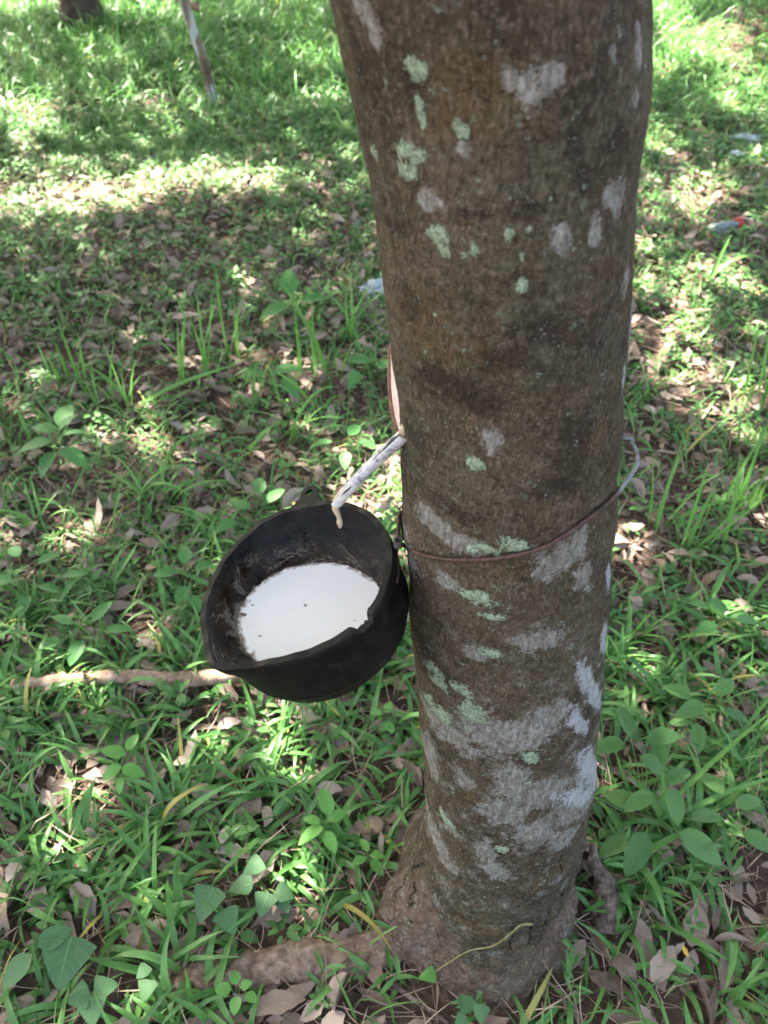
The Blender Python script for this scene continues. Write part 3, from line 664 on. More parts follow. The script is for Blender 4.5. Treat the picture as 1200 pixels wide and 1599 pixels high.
# spout
s0 = at_y(634, 678, .548); s1 = at_y(526, 786, .565)
ax = (s1 - s0); L = np.linalg.norm(ax); ax /= L; sd = np.cross(ax, [0, 0, 1.]); sd /= np.linalg.norm(sd); up = np.cross(sd, ax)
prof = [(-.0066, .0044), (-.0060, .0008), (-.0026, -.0030), (0, -.0036), (.0026, -.0029), (.0060, .0010), (.0068, .0046)]
rowsA = []
for k, t in enumerate(np.linspace(0, 1, 26)):
    j = rng.normal(0, .00008, (7, 2)); w = 1.0 - .18 * sst(.85, 1, t) ; b = .0015 * math.sin(t * 3.1)
    rowsA.append([s0 + ax * L * t + sd * (x * w + j[i, 0]) + up * (y + b + j[i, 1]) for i, (x, y) in enumerate(prof)])
T = np.array(rowsA); Bk = T - up * .0016; k_, n_ = 26, 7; off = k_ * n_
Vs = np.concatenate([T.reshape(-1, 3), Bk.reshape(-1, 3)]); Fs = [tuple(f) for f in grid_faces(k_, n_)] + [tuple(f[::-1]) for f in grid_faces(k_, n_, base=off)]
for i in range(k_ - 1):
    Fs.append((i * n_, (i + 1) * n_, off + (i + 1) * n_, off + i * n_)); Fs.append((i * n_ + n_ - 1, off + i * n_ + n_ - 1, off + (i + 1) * n_ + n_ - 1, (i + 1) * n_ + n_ - 1))
for i in range(n_ - 1):
    Fs.append((i, i + 1, off + i + 1, off + i)); s = (k_ - 1) * n_; Fs.append((s + i, off + s + i, off + s + i + 1, s + i + 1))
spout = empty('metal_spout', tuple(s0), 'whitened metal gutter spout running from the cut in the bark down to the cup', 'spout')
mk('channel', Vs, Fs, M['spout'], spout)
pts = [s0 + ax * L * t + sd * (-.0030 + .0030 * math.sin(t * 6)) + up * (.0030 + .0006 * math.sin(9 * t)) for t in np.linspace(0.02, .92, 12)]
V, Fc = lumpy(pts, [.0016, .0026, .0018, .0012, .0020, .0014, .0022, .0014, .0010, .0016, .0012, .0004], 8, 3, .5, 3); mk('dark_residue', V, Fc, M['residue'], spout)
pts = [s0 - ax * .006 + up * .006, s0 + ax * .006 + up * .001 + sd * .002] + [s0 + ax * L * t + sd * .0036 + up * (.0012) for t in (.2, .45, .7, .9, .98)] + [s1 + [-.001, 0, -.006], s1 + [.0012, 0, -.016], s1 + [.0020, 0, -.024], s1 + [.0022, 0, -.030]]
V, Fc = lumpy(pts, [.0030, .0034, .0020, .0022, .0018, .0028, .0040, .0036, .0024, .0030, .0014], 12, 5, .35, 8); mk('dried_latex_strand', V, Fc, M['drip'], spout)

# wire
wpx = [(634, 852), (650, 860), (672, 867), (700, 871), (735, 872), (775, 869), (815, 862), (850, 850), (885, 830), (915, 808), (940, 788), (960, 770)]
wp = []
for p in wpx:
    th, z = hit(*p); wp.append(tpt(np.array(th), np.array(z), .0022))
wire_front = list(wp)
free = [at_y(974, 758, .585), at_y(986, 742, .605), at_y(995, 724, .63), at_y(994, 705, .65), at_y(986, 692, .66), at_y(972, 684, .665)]
back = [tpt(np.array(R(a)), np.array(z), o) for a, z, o in ((75, .845, .006), (95, .835, .004), (120, .82, .003), (150, .80, .003))]
kn = at_y(622, 848, .535)
left = [tpt(np.array(R(172)), np.array(.785), .003), at_y(626, 800, .575), at_y(622, 828, .55), kn]
wl = [kn] + wire_front + free + back + left
V, Fc = tube(wl, .0020, 10, True, 6)
wi = empty('wire_loop', tuple(kn), 'rusty red-brown wire looped round the trunk and holding the black cup', 'wire')
xs = V[:, 0]; mk('wire', V, Fc, M['wire'], wi, attrs=dict(rust=1 - sst(.16, .235, xs) * 1.0 * (V[:, 1] < 1) ))
# ring under the rim + knot
ring = [cpt(np.array(.0990 * .985), np.array(p), np.array(.0165)) for p in np.linspace(0, 2 * np.pi, 60)]
def ringpt(p):
    k = blend(.0165); r = (np.interp(p % (2 * np.pi), np.append(PH, 2 * np.pi), np.append(rim, rim[0])) * k + base_r * (1 - k)) * .982 + .0012
    return cpt(np.array(r), np.array(p), np.array(.0160))
ring = [ringpt(p) for p in np.linspace(R(-12), R(150), 50)] + []
V, Fc = tube(ring, .0013, 8); mk('cup_ring', V, Fc, M['wire'], wi, attrs=dict(rust=np.ones(len(V))))
kb = []
for i in range(40):
    a = i * .75; kb.append(kn + np.array([.0030 * math.cos(a), .0035 * math.sin(a), -.004 + i * .0002]))
kb = [ringpt(R(8)), ringpt(R(8)) * .5 + kn * .5] + kb
V, Fc = tube(kb, .0012, 8); mk('knot', V, Fc, M['residue'], wi)

# ------------------------------------------------------------------ ground cover
def blobs(px, py, lst, v0):
    v = np.full(px.shape, float(v0))
    for (x, y, a, b, val) in lst:
        w = np.exp(-(((px - x) / a) ** 2 + ((py - y) / b) ** 2) ** 1.5); v = v * (1 - w) + val * w
    return v
def cover(x, y):
    px, py = proj(np.stack([x, y, 0 * x], -1))
    v = np.interp(py, [0, 150, 200, 260, 330, 420, 560, 680, 900, 1080, 1450, 1540, 1700], [1, .95, .85, .75, .40, .42, .40, .62, .72, .9, .9, .4, .4])
    L_ = [(120, 300, 100, 30, .12), (260, 295, 60, 20, .3), (380, 290, 60, 22, .35), (60, 175, 80, 16, .25), (250, 155, 60, 12, .2), (250, 380, 90, 50, .12), (330, 345, 60, 25, .2), (270, 470, 70, 30, .2), (60, 530, 90, 50, .22), (200, 430, 180, 50, .25), (160, 520, 120, 40, .3), (430, 580, 90, 30, .15), (200, 600, 60, 30, .3), (560, 620, 50, 40, .2), (30, 290, 60, 40, .4),
          (600, 1250, 40, 90, .25), (15, 1320, 30, 80, .15), (500, 1560, 160, 50, .08), (440, 1500, 180, 30, .25), (580, 1400, 50, 80, .35), (750, 1450, 180, 140, .05), (1150, 85, 60, 40, .15), (1110, 310, 50, 22, .25), (1030, 500, 50, 50, .3), (1080, 640, 60, 40, .35),
          (1060, 780, 60, 90, .35), (1150, 920, 70, 70, .25), (1000, 960, 40, 40, .3), (1100, 1500, 120, 90, .22), (960, 1470, 50, 60, .35), (1000, 1250, 70, 90, .9), (150, 1290, 60, 40, .5), (330, 1540, 200, 60, .4), (200, 1085, 220, 10, .35), (1060, 300, 100, 30, .45), (500, 420, 100, 50, .3)]
    v = blobs(px, py, L_, 0) * 1.0 + 0 if False else v
    for (a, b, c, d, val) in L_:
        w = np.exp(-(((px - a) / c) ** 2 + ((py - b) / d) ** 2) ** 1.5); v = v * (1 - w) + val * w
    v = v * (.45 + 1.1 * smooth_rand2(x + 30, y + 30, .16, 21)) * (.6 + .8 * smooth_rand2(x + 30, y + 30, .55, 22))
    dt = np.hypot(x - .165, y - TY); v = v * (dt > .165)
    return np.clip(v, 0, 1)
def scatter(n, y0, y1, margin=.5, seed=0):
    rg = np.random.default_rng(seed); y = rg.uniform(y0, y1, n * 2); half = .25 + margin + np.abs(y) * .58
    x = rg.uniform(-1, 1, n * 2) * (.25 + margin + y1 * .58); k = np.abs(x) < half
    return x[k][:n], y[k][:n], rg
def P3(x, y, dz=0): return np.stack([x, y, gh(x, y) + dz], -1)

# leaf litter
parts = []
for (n, y0, y1, sd_, sc_) in [(5400, -.2, 1.6, 1, .72), (10000, 1.6, 4, 2, .66), (10000, 4, 10.5, 3, .6)]:
    x, y, rg = scatter(n, y0, y1, 1.1, sd_); k = np.hypot(x - .165, y - TY) > .13; x, y = x[k], y[k]; m = len(x)
    ln = rg.uniform(.03, .11, m) * sc_
    parts.append(ribbons(P3(x, y, rg.uniform(.003, .022, m)), rg.uniform(0, 6.28, m), rg.normal(.12, .22, m), rg.normal(.35, .5, m), ln, ln * rg.uniform(.30, .5, m), P_DRY, 7, rg.uniform(-.3, .9, m), rg.normal(0, .5, m), rg.beta(1.2, 1.2, m), .2, rg.normal(0, .6, m), .16))
V, Fc, A = merge(parts); lit = mk('leaf_litter', V, Fc, M['litter'], attrs=A); tag(lit, 'dry pinkish brown fallen leaves covering the ground', 'leaf litter', kind='stuff')
parts = []
for (n, y0, y1, sd_) in [(8000, .1, 1.7, 4), (9000, 1.7, 4.5, 5)]:
    x, y, rg = scatter(n, y0, y1, .5, sd_); k = np.hypot(x - .165, y - TY) > .15; x, y = x[k], y[k]; m = len(x)
    parts.append(ribbons(P3(x, y, rg.uniform(.004, .02, m)), rg.uniform(0, 6.28, m), rg.normal(.1, .3, m), rg.normal(.2, .5, m), rg.uniform(.03, .12, m), rg.uniform(.0010, .0022, m) * (1 + .4 * (y0 > 1)), P_BLADE, 5, .5, 0, rg.random(m), .15, rg.normal(0, .7, m)))
V, Fc, A = merge(parts); st = mk('dry_straw', V, Fc, M['straw'], attrs=A); tag(st, 'thin dry straw and twigs strewn among the fallen leaves', 'straw', kind='stuff')

# grass: tufts of curving blades
def tufts(n, y0, y1, sd_, bl, wd, per, hfac=None, nseg=6, spread=.02, margin=.5, pitch=(1.0, .3), bend=(1.4, .5)):
    x, y, rg = scatter(n, y0, y1, margin, sd_); k = rg.random(len(x)) < cover(x, y) ** 1.2; x, y = x[k], y[k]; m = len(x)
    X = np.repeat(x, per) + rg.normal(0, spread, m * per); Y = np.repeat(y, per) + rg.normal(0, spread, m * per); N = m * per
    S = np.repeat(rg.uniform(.65, 1.25, m), per) * rg.uniform(.6, 1.25, N)
    if hfac is not None: S = S * hfac(X, Y)
    k = np.hypot(X - .165, Y - TY) > .17; X, Y, S = X[k], Y[k], S[k]; N = len(X)
    tt = np.clip(rg.normal(.45, .22, N), 0, .97); tt = np.where(rg.random(N) < .02, 1.05, tt)
    return ribbons(P3(X, Y, -.004), rg.uniform(0, 6.28, N), rg.normal(pitch[0], pitch[1], N), rg.normal(bend[0], bend[1], N), bl * S, wd * (.7 + .3 * S) * rg.uniform(.7, 1.2, N), P_BLADE, nseg, rg.uniform(.1, .5, N), rg.normal(0, .3, N), tt, 0.06, rg.normal(0, .5, N))
def tallness(x, y):
    px, py = proj(np.stack([x, y, 0 * x], -1)); return np.interp(py, [0, 100, 170, 230, 400], [2.3, 2.0, 1.5, .9, .8])
parts = [tufts(1250, .15, 1.25, 11, .112, .0110, 7, None, 9, .012, bend=(1.75, .5)), tufts(700, .15, 2.2, 17, .10, .0032, 9, None, 7, .02, pitch=(1.1, .25), bend=(1.2, .5)), tufts(1800, 1.1, 2.4, 12, .085, .0072, 6, None, 6, .02),
         tufts(12500, 2.3, 4.4, 13, .075, .0050, 8, None, 4, .035, margin=1.3), tufts(19500, 4.2, 11.0, 14, .105, .0070, 10, tallness, 4, .06, margin=1.2)]
V, Fc, A = merge(parts); gr = mk('grass', V, Fc, M['grass'], attrs=A); tag(gr, 'green grass with curving blades growing over the plantation floor', 'grass', kind='stuff')

# small broad leaved weeds as ground cover
def weeds(n, y0, y1, sd_, ll, sp, per=6, pw=.8):
    x, y, rg = scatter(n, y0, y1, .5 if y0 < 1 else 1.1, sd_); k = rg.random(len(x)) < (.25 + .75 * cover(x, y)) * pw; x, y = x[k], y[k]; m = len(x); hh = rg.uniform(.008, .05, m)
    N = m * per; yaw = np.repeat(rg.uniform(0, 6.28, m), per) + np.tile(np.arange(per) * 2.4, m) + rg.normal(0, .25, N)
    lv = np.tile(np.linspace(.55, 1, per), m); h = np.repeat(hh, per) * lv
    S = np.repeat(rg.uniform(.6, 1.3, m), per) * rg.uniform(.7, 1.2, N)
    X = np.repeat(x, per) + np.cos(yaw) * sp * S; Y = np.repeat(y, per) + np.sin(yaw) * sp * S
    k = np.hypot(X - .165, Y - TY) > .175; X, Y, h, yaw, S = X[k], Y[k], h[k], yaw[k], S[k]; N = len(X)
    return ribbons(P3(X, Y, h + .004), yaw, rg.normal(.35, .25, N), rg.normal(.6, .3, N), ll * S, ll * S * rg.uniform(.42, .6, N), P_OVAL, 5, rg.uniform(.1, .35, N), rg.normal(0, .25, N), np.clip(rg.normal(.5, .22, N), 0, .95))
parts = [weeds(420, .15, 1.3, 31, .024, .006, 7), weeds(2400, 1.2, 2.6, 32, .024, .007), weeds(10000, 2.5, 4.6, 33, .026, .010), weeds(14000, 4.4, 10.5, 34, .036, .014)]
V, Fc, A = merge(parts); wd = mk('ground_weeds', V, Fc, M['weed'], attrs=A); tag(wd, 'low broad leaved weeds spread between the grass and dry leaves', 'weeds', kind='stuff')

# ------------------------------------------------------------------ single plants
def stem_tube(a, b, r=.0012, sag=.0):
    m_ = (np.array(a) + b) / 2 + [0, 0, sag]; return tube([a, m_, b], [r, r * .8, r * .6], 6, True, 3)
def plant(name, px, py, label, leaves, mat, cat='plant', group=None, prof=P_OVAL, wr=.56, hz=.05, stem=True, fold=.25, nseg=8, lift=.03):
    """leaves: (px, py, length, yaw degrees, pitch degrees, height): each leaf's base at that pixel at that height"""
    b = gp(px, py); b[2] = float(gh(b[0], b[1])); root = empty(name, tuple(b), label, cat, group)
    for (lx, ly, ll, yw, pt, h) in leaves:
        h += lift; ll *= 1.12
        p = gp(lx, ly, h + b[2]); 
        V, Fc, A = ribbons(p[None], R(yw), R(pt), rng.uniform(.3, .7), ll, ll * wr, prof, nseg, fold, rng.normal(0, .15), rng.uniform(.3, .8))
        mk('leaf', V, Fc, mat, root, attrs=A)
        if stem:
            V, Fc = stem_tube(b - [0, 0, .005], p, .0011, .004); mk('stem', V, Fc, M['stem'], root)
    return root
plant('seedling', 186, 1205, 'seedling with four smooth oval leaves in the grass left of and below the cup', [(196, 1180, .042, 165, 10, .05), (198, 1172, .030, 60, 25, .055), (190, 1200, .038, -10, 0, .05), (190, 1195, .036, 215, -5, .045), (190, 1215, .024, 270, -10, .035)], M['fresh'], 'seedling')
plant('seedling', 505, 1290, 'seedling of pointed pale green leaves in front of the tree, under the cup', [(515, 1272, .040, 110, 30, .07), (512, 1280, .030, 20, 15, .065), (505, 1292, .045, 205, -10, .06), (508, 1298, .034, 300, -10, .055), (500, 1285, .028, 160, 5, .06)], M['fresh'], 'seedling')
plant('seedling', 575, 1345, 'small bright seedling beside the left foot of the trunk', [(575, 1330, .022, 120, 20, .04), (578, 1335, .024, -10, 10, .04), (572, 1340, .022, 200, 5, .035), (580, 1342, .028, 310, -5, .03)], M['fresh'], 'seedling')
plant('seedling', 370, 1555, 'little round leaved seedling in front of the surface root', [(368, 1538, .018, 100, 20, .025), (376, 1542, .016, 20, 20, .025), (362, 1545, .022, 180, 5, .02), (372, 1555, .022, 260, -5, .02), (384, 1552, .018, 330, 5, .02)], M['fresh'], 'seedling', wr=.8)
plant('seedling', 600, 1125, 'tiny pale seedling with round leaves on bare litter left of the trunk', [(598, 1115, .022, 170, 10, .03), (603, 1112, .020, 60, 25, .035), (604, 1128, .022, 300, 0, .03)], M['fresh'], 'seedling', wr=.75)
plant('heart_leaf_vine', 120, 1470, 'dark heart shaped leaf, widest of the leaves in the lower left corner', [(112, 1462, .062, 265, -10, .05)], M['dull'], 'vine', prof=P_HEART, wr=1.0, fold=.1, nseg=14)
plant('heart_leaf_vine', 60, 1480, 'pair of long dark green leaves at the left border near the bottom', [(60, 1478, .045, 30, 10, .05), (50, 1490, .05, 230, -10, .045)], M['dull'], 'vine', wr=.62)
plant('creeper', 148, 1560, 'rumpled blue green lobed leaf under the heart shaped leaf', [(140, 1550, .030, 200, 0, .03), (148, 1548, .030, 20, 5, .03), (145, 1556, .034, 280, -10, .03)], M['dull'], 'creeper', prof=P_HEART, wr=.95, nseg=12, fold=.3)
plant('creeper', 410, 1385, 'creeper of dull lobed leaves on the grass before the root', [(400, 1365, .030, 100, 20, .03), (395, 1380, .036, 190, 0, .03), (420, 1395, .032, 250, -5, .03), (430, 1392, .028, 340, 5, .03), (440, 1402, .022, 300, 0, .02)], M['dull'], 'creeper', prof=P_HEART, wr=.95, nseg=12, fold=.25)
plant('creeper', 330, 1400, 'broad dull green leaf half hidden in grass left of the lobed creeper', [(335, 1385, .048, 250, -5, .03), (350, 1420, .036, 300, -10, .02)], M['dull'], 'creeper', prof=P_HEART, wr=.9, nseg=12)
plant('creeper', 235, 1535, 'small heart leaved creeper on the soil left of the root end', [(235, 1530, .026, 260, 0, .02), (228, 1525, .020, 120, 10, .02)], M['dull'], 'creeper', prof=P_HEART, wr=.95, nseg=12)
plant('creeper', 735, 1590, 'dull leaved creeper at the foot of the trunk, bottom edge', [(735, 1580, .024, 120, 10, .02), (742, 1585, .022, 20, 10, .02), (728, 1588, .020, 220, 0, .02)], M['dull'], 'creeper', prof=P_HEART, wr=.9, nseg=12)
plant('broad_leaf_plant', 85, 700, 'broad leaved young plant with dark lower leaves at the left edge, middle height', [(95, 668, .075, 85, 25, .10), (88, 675, .065, 160, 10, .09), (100, 680, .05, 20, 10, .09), (80, 690, .08, 190, -5, .06), (95, 700, .08, 330, -10, .05), (85, 705, .07, 250, -15, .04), (92, 672, .045, 45, 35, .11)], M['broad'], 'plant')
plant('bushy_weed', 1010, 1270, 'bushy dark green weed with large oval leaves, right behind the trunk foot', [(985, 1150, .050, 100, 20, .16), (1010, 1155, .055, 10, 5, .15), (975, 1160, .050, 190, 0, .14), (1000, 1180, .045, 330, -15, .14), (1045, 1230, .055, 285, -25, .10), (1040, 1225, .050, 30, 5, .10), (1020, 1240, .050, 200, -10, .09), (1060, 1300, .075, 330, -15, .05), (1010, 1300, .070, 235, -15, .05), (985, 1310, .055, 200, -10, .05), (1080, 1280, .06, 10, 0, .06), (1030, 1200, .05, 80, 20, .12), (1000, 1260, .055, 150, -5, .07)], M['weed'], wr=.5, fold=.35)
plant('bushy_weed', 1120, 1110, 'oval leaved weed at the right, behind the large bushy one', [(1080, 1090, .05, 150, 10, .06), (1100, 1100, .055, 200, 0, .06), (1120, 1085, .05, 40, 10, .06), (1130, 1110, .05, 340, -5, .05), (1090, 1130, .05, 260, -10, .04), (1150, 1260, .05, 20, 0, .05), (1160, 1300, .05, 330, 0, .04), (1130, 1240, .05, 120, 0, .05)], M['weed'], wr=.5, fold=.3)
plant('oval_leaf_weed', 40, 900, 'clump of oval leaves at the left edge beside the cup height', [(30, 870, .045, 130, 10, .05), (60, 880, .045, 40, 10, .05), (20, 905, .05, 190, 0, .05), (60, 915, .045, 350, 0, .04), (45, 930, .045, 260, -5, .04), (100, 900, .045, 10, 5, .05)], M['broad'])
plant('oval_leaf_weed', 130, 985, 'clump of oval leaves left of the cup lip', [(110, 975, .045, 150, 10, .05), (145, 970, .05, 60, 15, .05), (165, 985, .045, 10, 0, .05), (130, 1000, .05, 250, -5, .04), (95, 1000, .04, 200, 0, .04)], M['broad'])
plant('oval_leaf_weed', 290, 900, 'clump of pointed leaves touching the left rim of the cup in view', [(290, 880, .045, 100, 20, .06), (275, 895, .045, 180, 5, .05), (305, 890, .04, 30, 10, .05), (290, 915, .045, 260, 0, .04), (300, 930, .04, 300, 0, .03)], M['broad'])
plant('oval_leaf_weed', 400, 800, 'leafy weed growing just above the cup ear', [(390, 795, .05, 150, 10, .05), (420, 785, .055, 60, 10, .05), (440, 800, .05, 0, 0, .05), (370, 815, .05, 200, 0, .04), (410, 770, .05, 110, 20, .05)], M['broad'])
plant('oval_leaf_weed', 540, 690, 'leafy weed behind the metal spout', [(545, 680, .05, 60, 10, .05), (560, 690, .05, 340, 0, .05), (520, 690, .055, 190, 0, .05), (540, 705, .05, 270, -5, .04)], M['broad'])
plant('oval_leaf_weed', 1160, 1000, 'green weed among dry leaves at the right edge', [(1130, 960, .045, 100, 10, .05), (1120, 975, .05, 200, 0, .05), (1150, 970, .05, 10, 0, .05), (1110, 950, .04, 160, 10, .05)], M['broad'])
plant('oval_leaf_weed', 470, 470, 'dark leaved weed on bare litter left of the plastic scrap', [(455, 462, .09, 100, 40, .08), (470, 470, .08, 10, 10, .07), (450, 478, .09, 200, 0, .06)], M['broad'])
plant('oval_leaf_weed', 440, 588, 'wide leaved weed beside the sunlit litter', [(430, 580, .07, 10, 10, .05), (445, 590, .07, 300, 0, .04), (415, 585, .07, 180, 5, .05)], M['broad'])
plant('oval_leaf_weed', 585, 575, 'wide dark leaves close to the left edge of the trunk', [(580, 565, .07, 170, 5, .05), (590, 575, .07, 20, 10, .05), (560, 580, .06, 250, 0, .04)], M['broad'])

# tall grass clumps
def clump(px, py, label, blades, mat='tall', name='tall_grass', wd=.008, cat='grass clump'):
    """blades: (dx px, yaw deg, pitch deg, bend deg, length m)"""
    b = gp(px, py); b[2] = float(gh(b[0], b[1])); root = empty(name, tuple(b), label, cat, 'tall grass clumps')
    for (dx, yw, pt, bd, ll) in blades:
        p = gp(px + dx, py) ; p[2] = b[2] - .004; p[1] += rng.normal(0, .006)
        V, Fc, A = ribbons(p[None], R(yw), R(pt), R(bd), ll * .98, wd * .85 * rng.uniform(.85, 1.2), P_BLADE, 14, .35, rng.normal(0, .4), rng.uniform(.25, .8), .02, rng.normal(0, .25))
        mk('blade', V, Fc, M[mat], root, attrs=A)
    return root
def fan(n, up, bend, ln, rg=rng, w=20):
    return [(rg.normal(0, w), rg.uniform(0, 360), rg.normal(up, 10), max(0, rg.normal(bend, 22)), ln * rg.uniform(.6, 1.15)) for _ in range(n)]
clump(118, 600, 'stiff upright grass blades near the left edge, above the broad leaved plant', fan(7, 82, 12, .20), wd=.012)
clump(180, 640, 'upright grass blades between the two stiff clumps at the left', fan(8, 80, 20, .20), wd=.012)
clump(310, 600, 'slender upright grass stalks in the left middle distance', fan(9, 84, 12, .30, w=14), wd=.010)
clump(365, 560, 'tall single grass stalks right of the slender clump', fan(5, 86, 8, .34, w=8), wd=.010)
clump(385, 640, 'dark upright grass blades above the arching clump', fan(6, 80, 18, .22, w=14), wd=.010)
clump(492, 590, 'tall arching grass left of the trunk, tallest there', fan(10, 78, 35, .34, w=14), wd=.012)
clump(480, 640, 'grass blades at the foot of the tall arching clump', fan(7, 70, 60, .24, w=20), wd=.010)
clump(200, 640, 'one long grass blade lying nearly flat to the right', [(0, 12, 28, 20, .36), (0, 5, 18, 12, .40), (8, 150, 60, 60, .2)], wd=.014)
clump(260, 790, 'arching grass clump with bent pale blades, left of the cup', fan(16, 72, 105, .22, w=26), wd=.009)
clump(330, 830, 'spreading grass clump directly behind the cup', fan(12, 66, 90, .17, w=26), wd=.008)
clump(440, 700, 'grass clump with one high arching blade left of the spout', fan(9, 72, 100, .26, w=24), wd=.009)
clump(545, 530, 'thin grass behind the left edge of the trunk', fan(7, 80, 25, .22, w=14), wd=.010)
clump(1100, 860, 'tall upright grass to the right of the wire loop', fan(9, 78, 35, .26, w=26), wd=.009)
clump(1020, 830, 'long leaning grass blades close right of the trunk', [(0, 60, 70, 55, .28), (10, 30, 62, 70, .26), (-8, 100, 80, 20, .22), (14, 10, 50, 60, .24), (0, 80, 75, 30, .25)], wd=.010)
clump(1160, 800, 'dense tall grass at the right edge, middle height', fan(12, 74, 45, .26, w=24), wd=.010)
clump(1005, 1000, 'fine grass clump right beside the trunk at cup height', fan(9, 70, 50, .16, w=18), wd=.008)
clump(1180, 640, 'upright grass at the right edge, far of the dense clump', fan(7, 80, 20, .28, w=14), wd=.011)
clump(1100, 445, 'two pale grass blades arching over below the plastic bottle', [(0, 10, 75, 150, .34), (-4, 20, 70, 160, .26), (0, 160, 70, 60, .16), (4, 40, 80, 40, .2)], wd=.016)
clump(1020, 1290, 'long wide grass blades reaching right from beside the trunk foot', [(0, 22, 32, 14, .30), (-10, 32, 45, 12, .34), (0, 0, 15, 20, .26), (-20, 170, 60, 100, .14), (-10, 270, 50, 90, .14), (8, 90, 75, 40, .18)], wd=.0105)
clump(1130, 1190, 'wide grass blade pointing to the upper right at the right edge', [(0, 50, 50, 12, .24), (5, 20, 30, 20, .2), (-5, 140, 60, 70, .14)], wd=.008)
clump(180, 1040, 'grass clump left of the cup bottom, above the fallen branch', fan(10, 60, 80, .15, w=26), wd=.009)
clump(60, 830, 'grass clump at the left edge above the oval leaves', fan(9, 66, 80, .18, w=26), wd=.009)
clump(420, 1160, 'broad bladed grass tuft just below the cup', fan(14, 60, 85, .14, w=34), 'grass', wd=.011)
clump(300, 1260, 'broad bladed grass tuft right of the four leaved seedling', fan(14, 55, 85, .14, w=34), 'grass', wd=.011)
clump(420, 1300, 'largest broad bladed grass tuft in the lower left', fan(16, 55, 80, .15, w=38), 'grass', wd=.0115)
clump(230, 1380, 'broad bladed grass tuft above the heart shaped leaf', fan(14, 55, 80, .14, w=36), 'grass', wd=.011)
clump(90, 1190, 'broad bladed grass tuft at the left edge below the fallen branch', fan(12, 58, 80, .13, w=34), 'grass', wd=.010)
clump(520, 1180, 'grass tuft between the cup bottom and the trunk', fan(10, 60, 85, .12, w=30), 'grass', wd=.010)
clump(245, 1500, 'pair of long curved blades standing before the surface root', [(0, 110, 80, 90, .12), (5, 70, 75, 100, .12), (-6, 180, 60, 80, .1)], 'grass', wd=.010)
clump(300, 1590, 'bright grass shoot at the bottom edge, left', [(0, 90, 80, 30, .09), (0, 150, 60, 60, .07), (4, 20, 50, 50, .07), (0, 270, 40, 60, .05)], 'tall', wd=.009)
def shoots(px, py, label, n, ln, ht):        # bamboo-like shoots: short pointed leaves along a thin stem
    b = gp(px, py); b[2] = float(gh(b[0], b[1])); root = empty('bamboo_grass', tuple(b), label, 'grass clump', 'bamboo-like grass')
    lean = rng.uniform(0, 6.28)
    for k in range(n):
        h = ht * (k + 1) / n; q = b + [math.cos(lean) * h * .8, math.sin(lean) * h * .8, h]
        V, Fc, A = ribbons(q[None], lean + (1 if k % 2 else -1) * rng.uniform(.7, 1.4), rng.uniform(.1, .6), rng.uniform(.3, .8), ln * rng.uniform(.8, 1.1), ln * .17, P_DRY, 8, .3, rng.normal(0, .3), rng.uniform(.2, .7)); mk('leaf', V, Fc, M['grass'], root, attrs=A)
    V, Fc = tube([b - [0, 0, .005], b + [math.cos(lean) * ht * .4, math.sin(lean) * ht * .4, ht * .55], q], [.001, .0009, .0006], 6, True, 3); mk('stem', V, Fc, M['stem'], root)
for (x, y, l, n, ln, h) in [(925, 1500, 'bamboo-like grass with pointed leaves at the right foot of the trunk', 8, .048, .06), (1010, 1400, 'bamboo-like grass right of the trunk foot, under the bushy weed', 9, .045, .07), (1080, 1370, 'bamboo-like grass shoot right of its neighbour under the bushy weed', 7, .045, .06),
                            (1170, 1490, 'bamboo-like grass at the right edge, lowest', 8, .05, .05), (1150, 1390, 'bamboo-like grass at the right edge, above the lowest one', 8, .045, .06), (880, 1580, 'small bamboo-like grass before the trunk foot at the bottom', 6, .035, .04),
                            (1010, 1530, 'bamboo-like grass on the bare litter at bottom right', 7, .045, .04), (640, 1540, 'bamboo-like grass before the left foot of the trunk', 6, .045, .04), (760, 1600, 'bamboo-like grass shoot at the bottom edge by the trunk', 6, .04, .04),
                            (500, 1560, 'bamboo-like grass on large dry leaves by the root', 5, .04, .04), (560, 1480, 'bamboo-like grass growing beside the surface root', 6, .04, .05), (965, 1590, 'bamboo-like grass at the bottom edge, right of the trunk', 7, .045, .04)]:
    shoots(x, y, l, n, ln, h)

# vine on the trunk foot
vp = []
for p in [(828, 1436), (812, 1437), (795, 1452), (770, 1470), (735, 1478), (700, 1500), (684, 1512)]:
    th, z = hit(*p); vp.append(tpt(np.array(th), np.array(z), .006))
vn = empty('vine', tuple(vp[-1]), 'thin yellow green vine shoot creeping over the trunk foot', 'vine')
V, Fc = tube(vp, [.0022, .0014, .0013, .0013, .0012, .0012, .001], 8, True, 6); mk('stem', V, Fc, M['vine'], vn)
V, Fc, A = ribbons(vp[-1][None] + [[0, -.004, 0]], R(190), R(15), .6, .026, .022, P_HEART, 10, .3, 0, .6); mk('leaf', V, Fc, M['fresh'], vn, attrs=A)

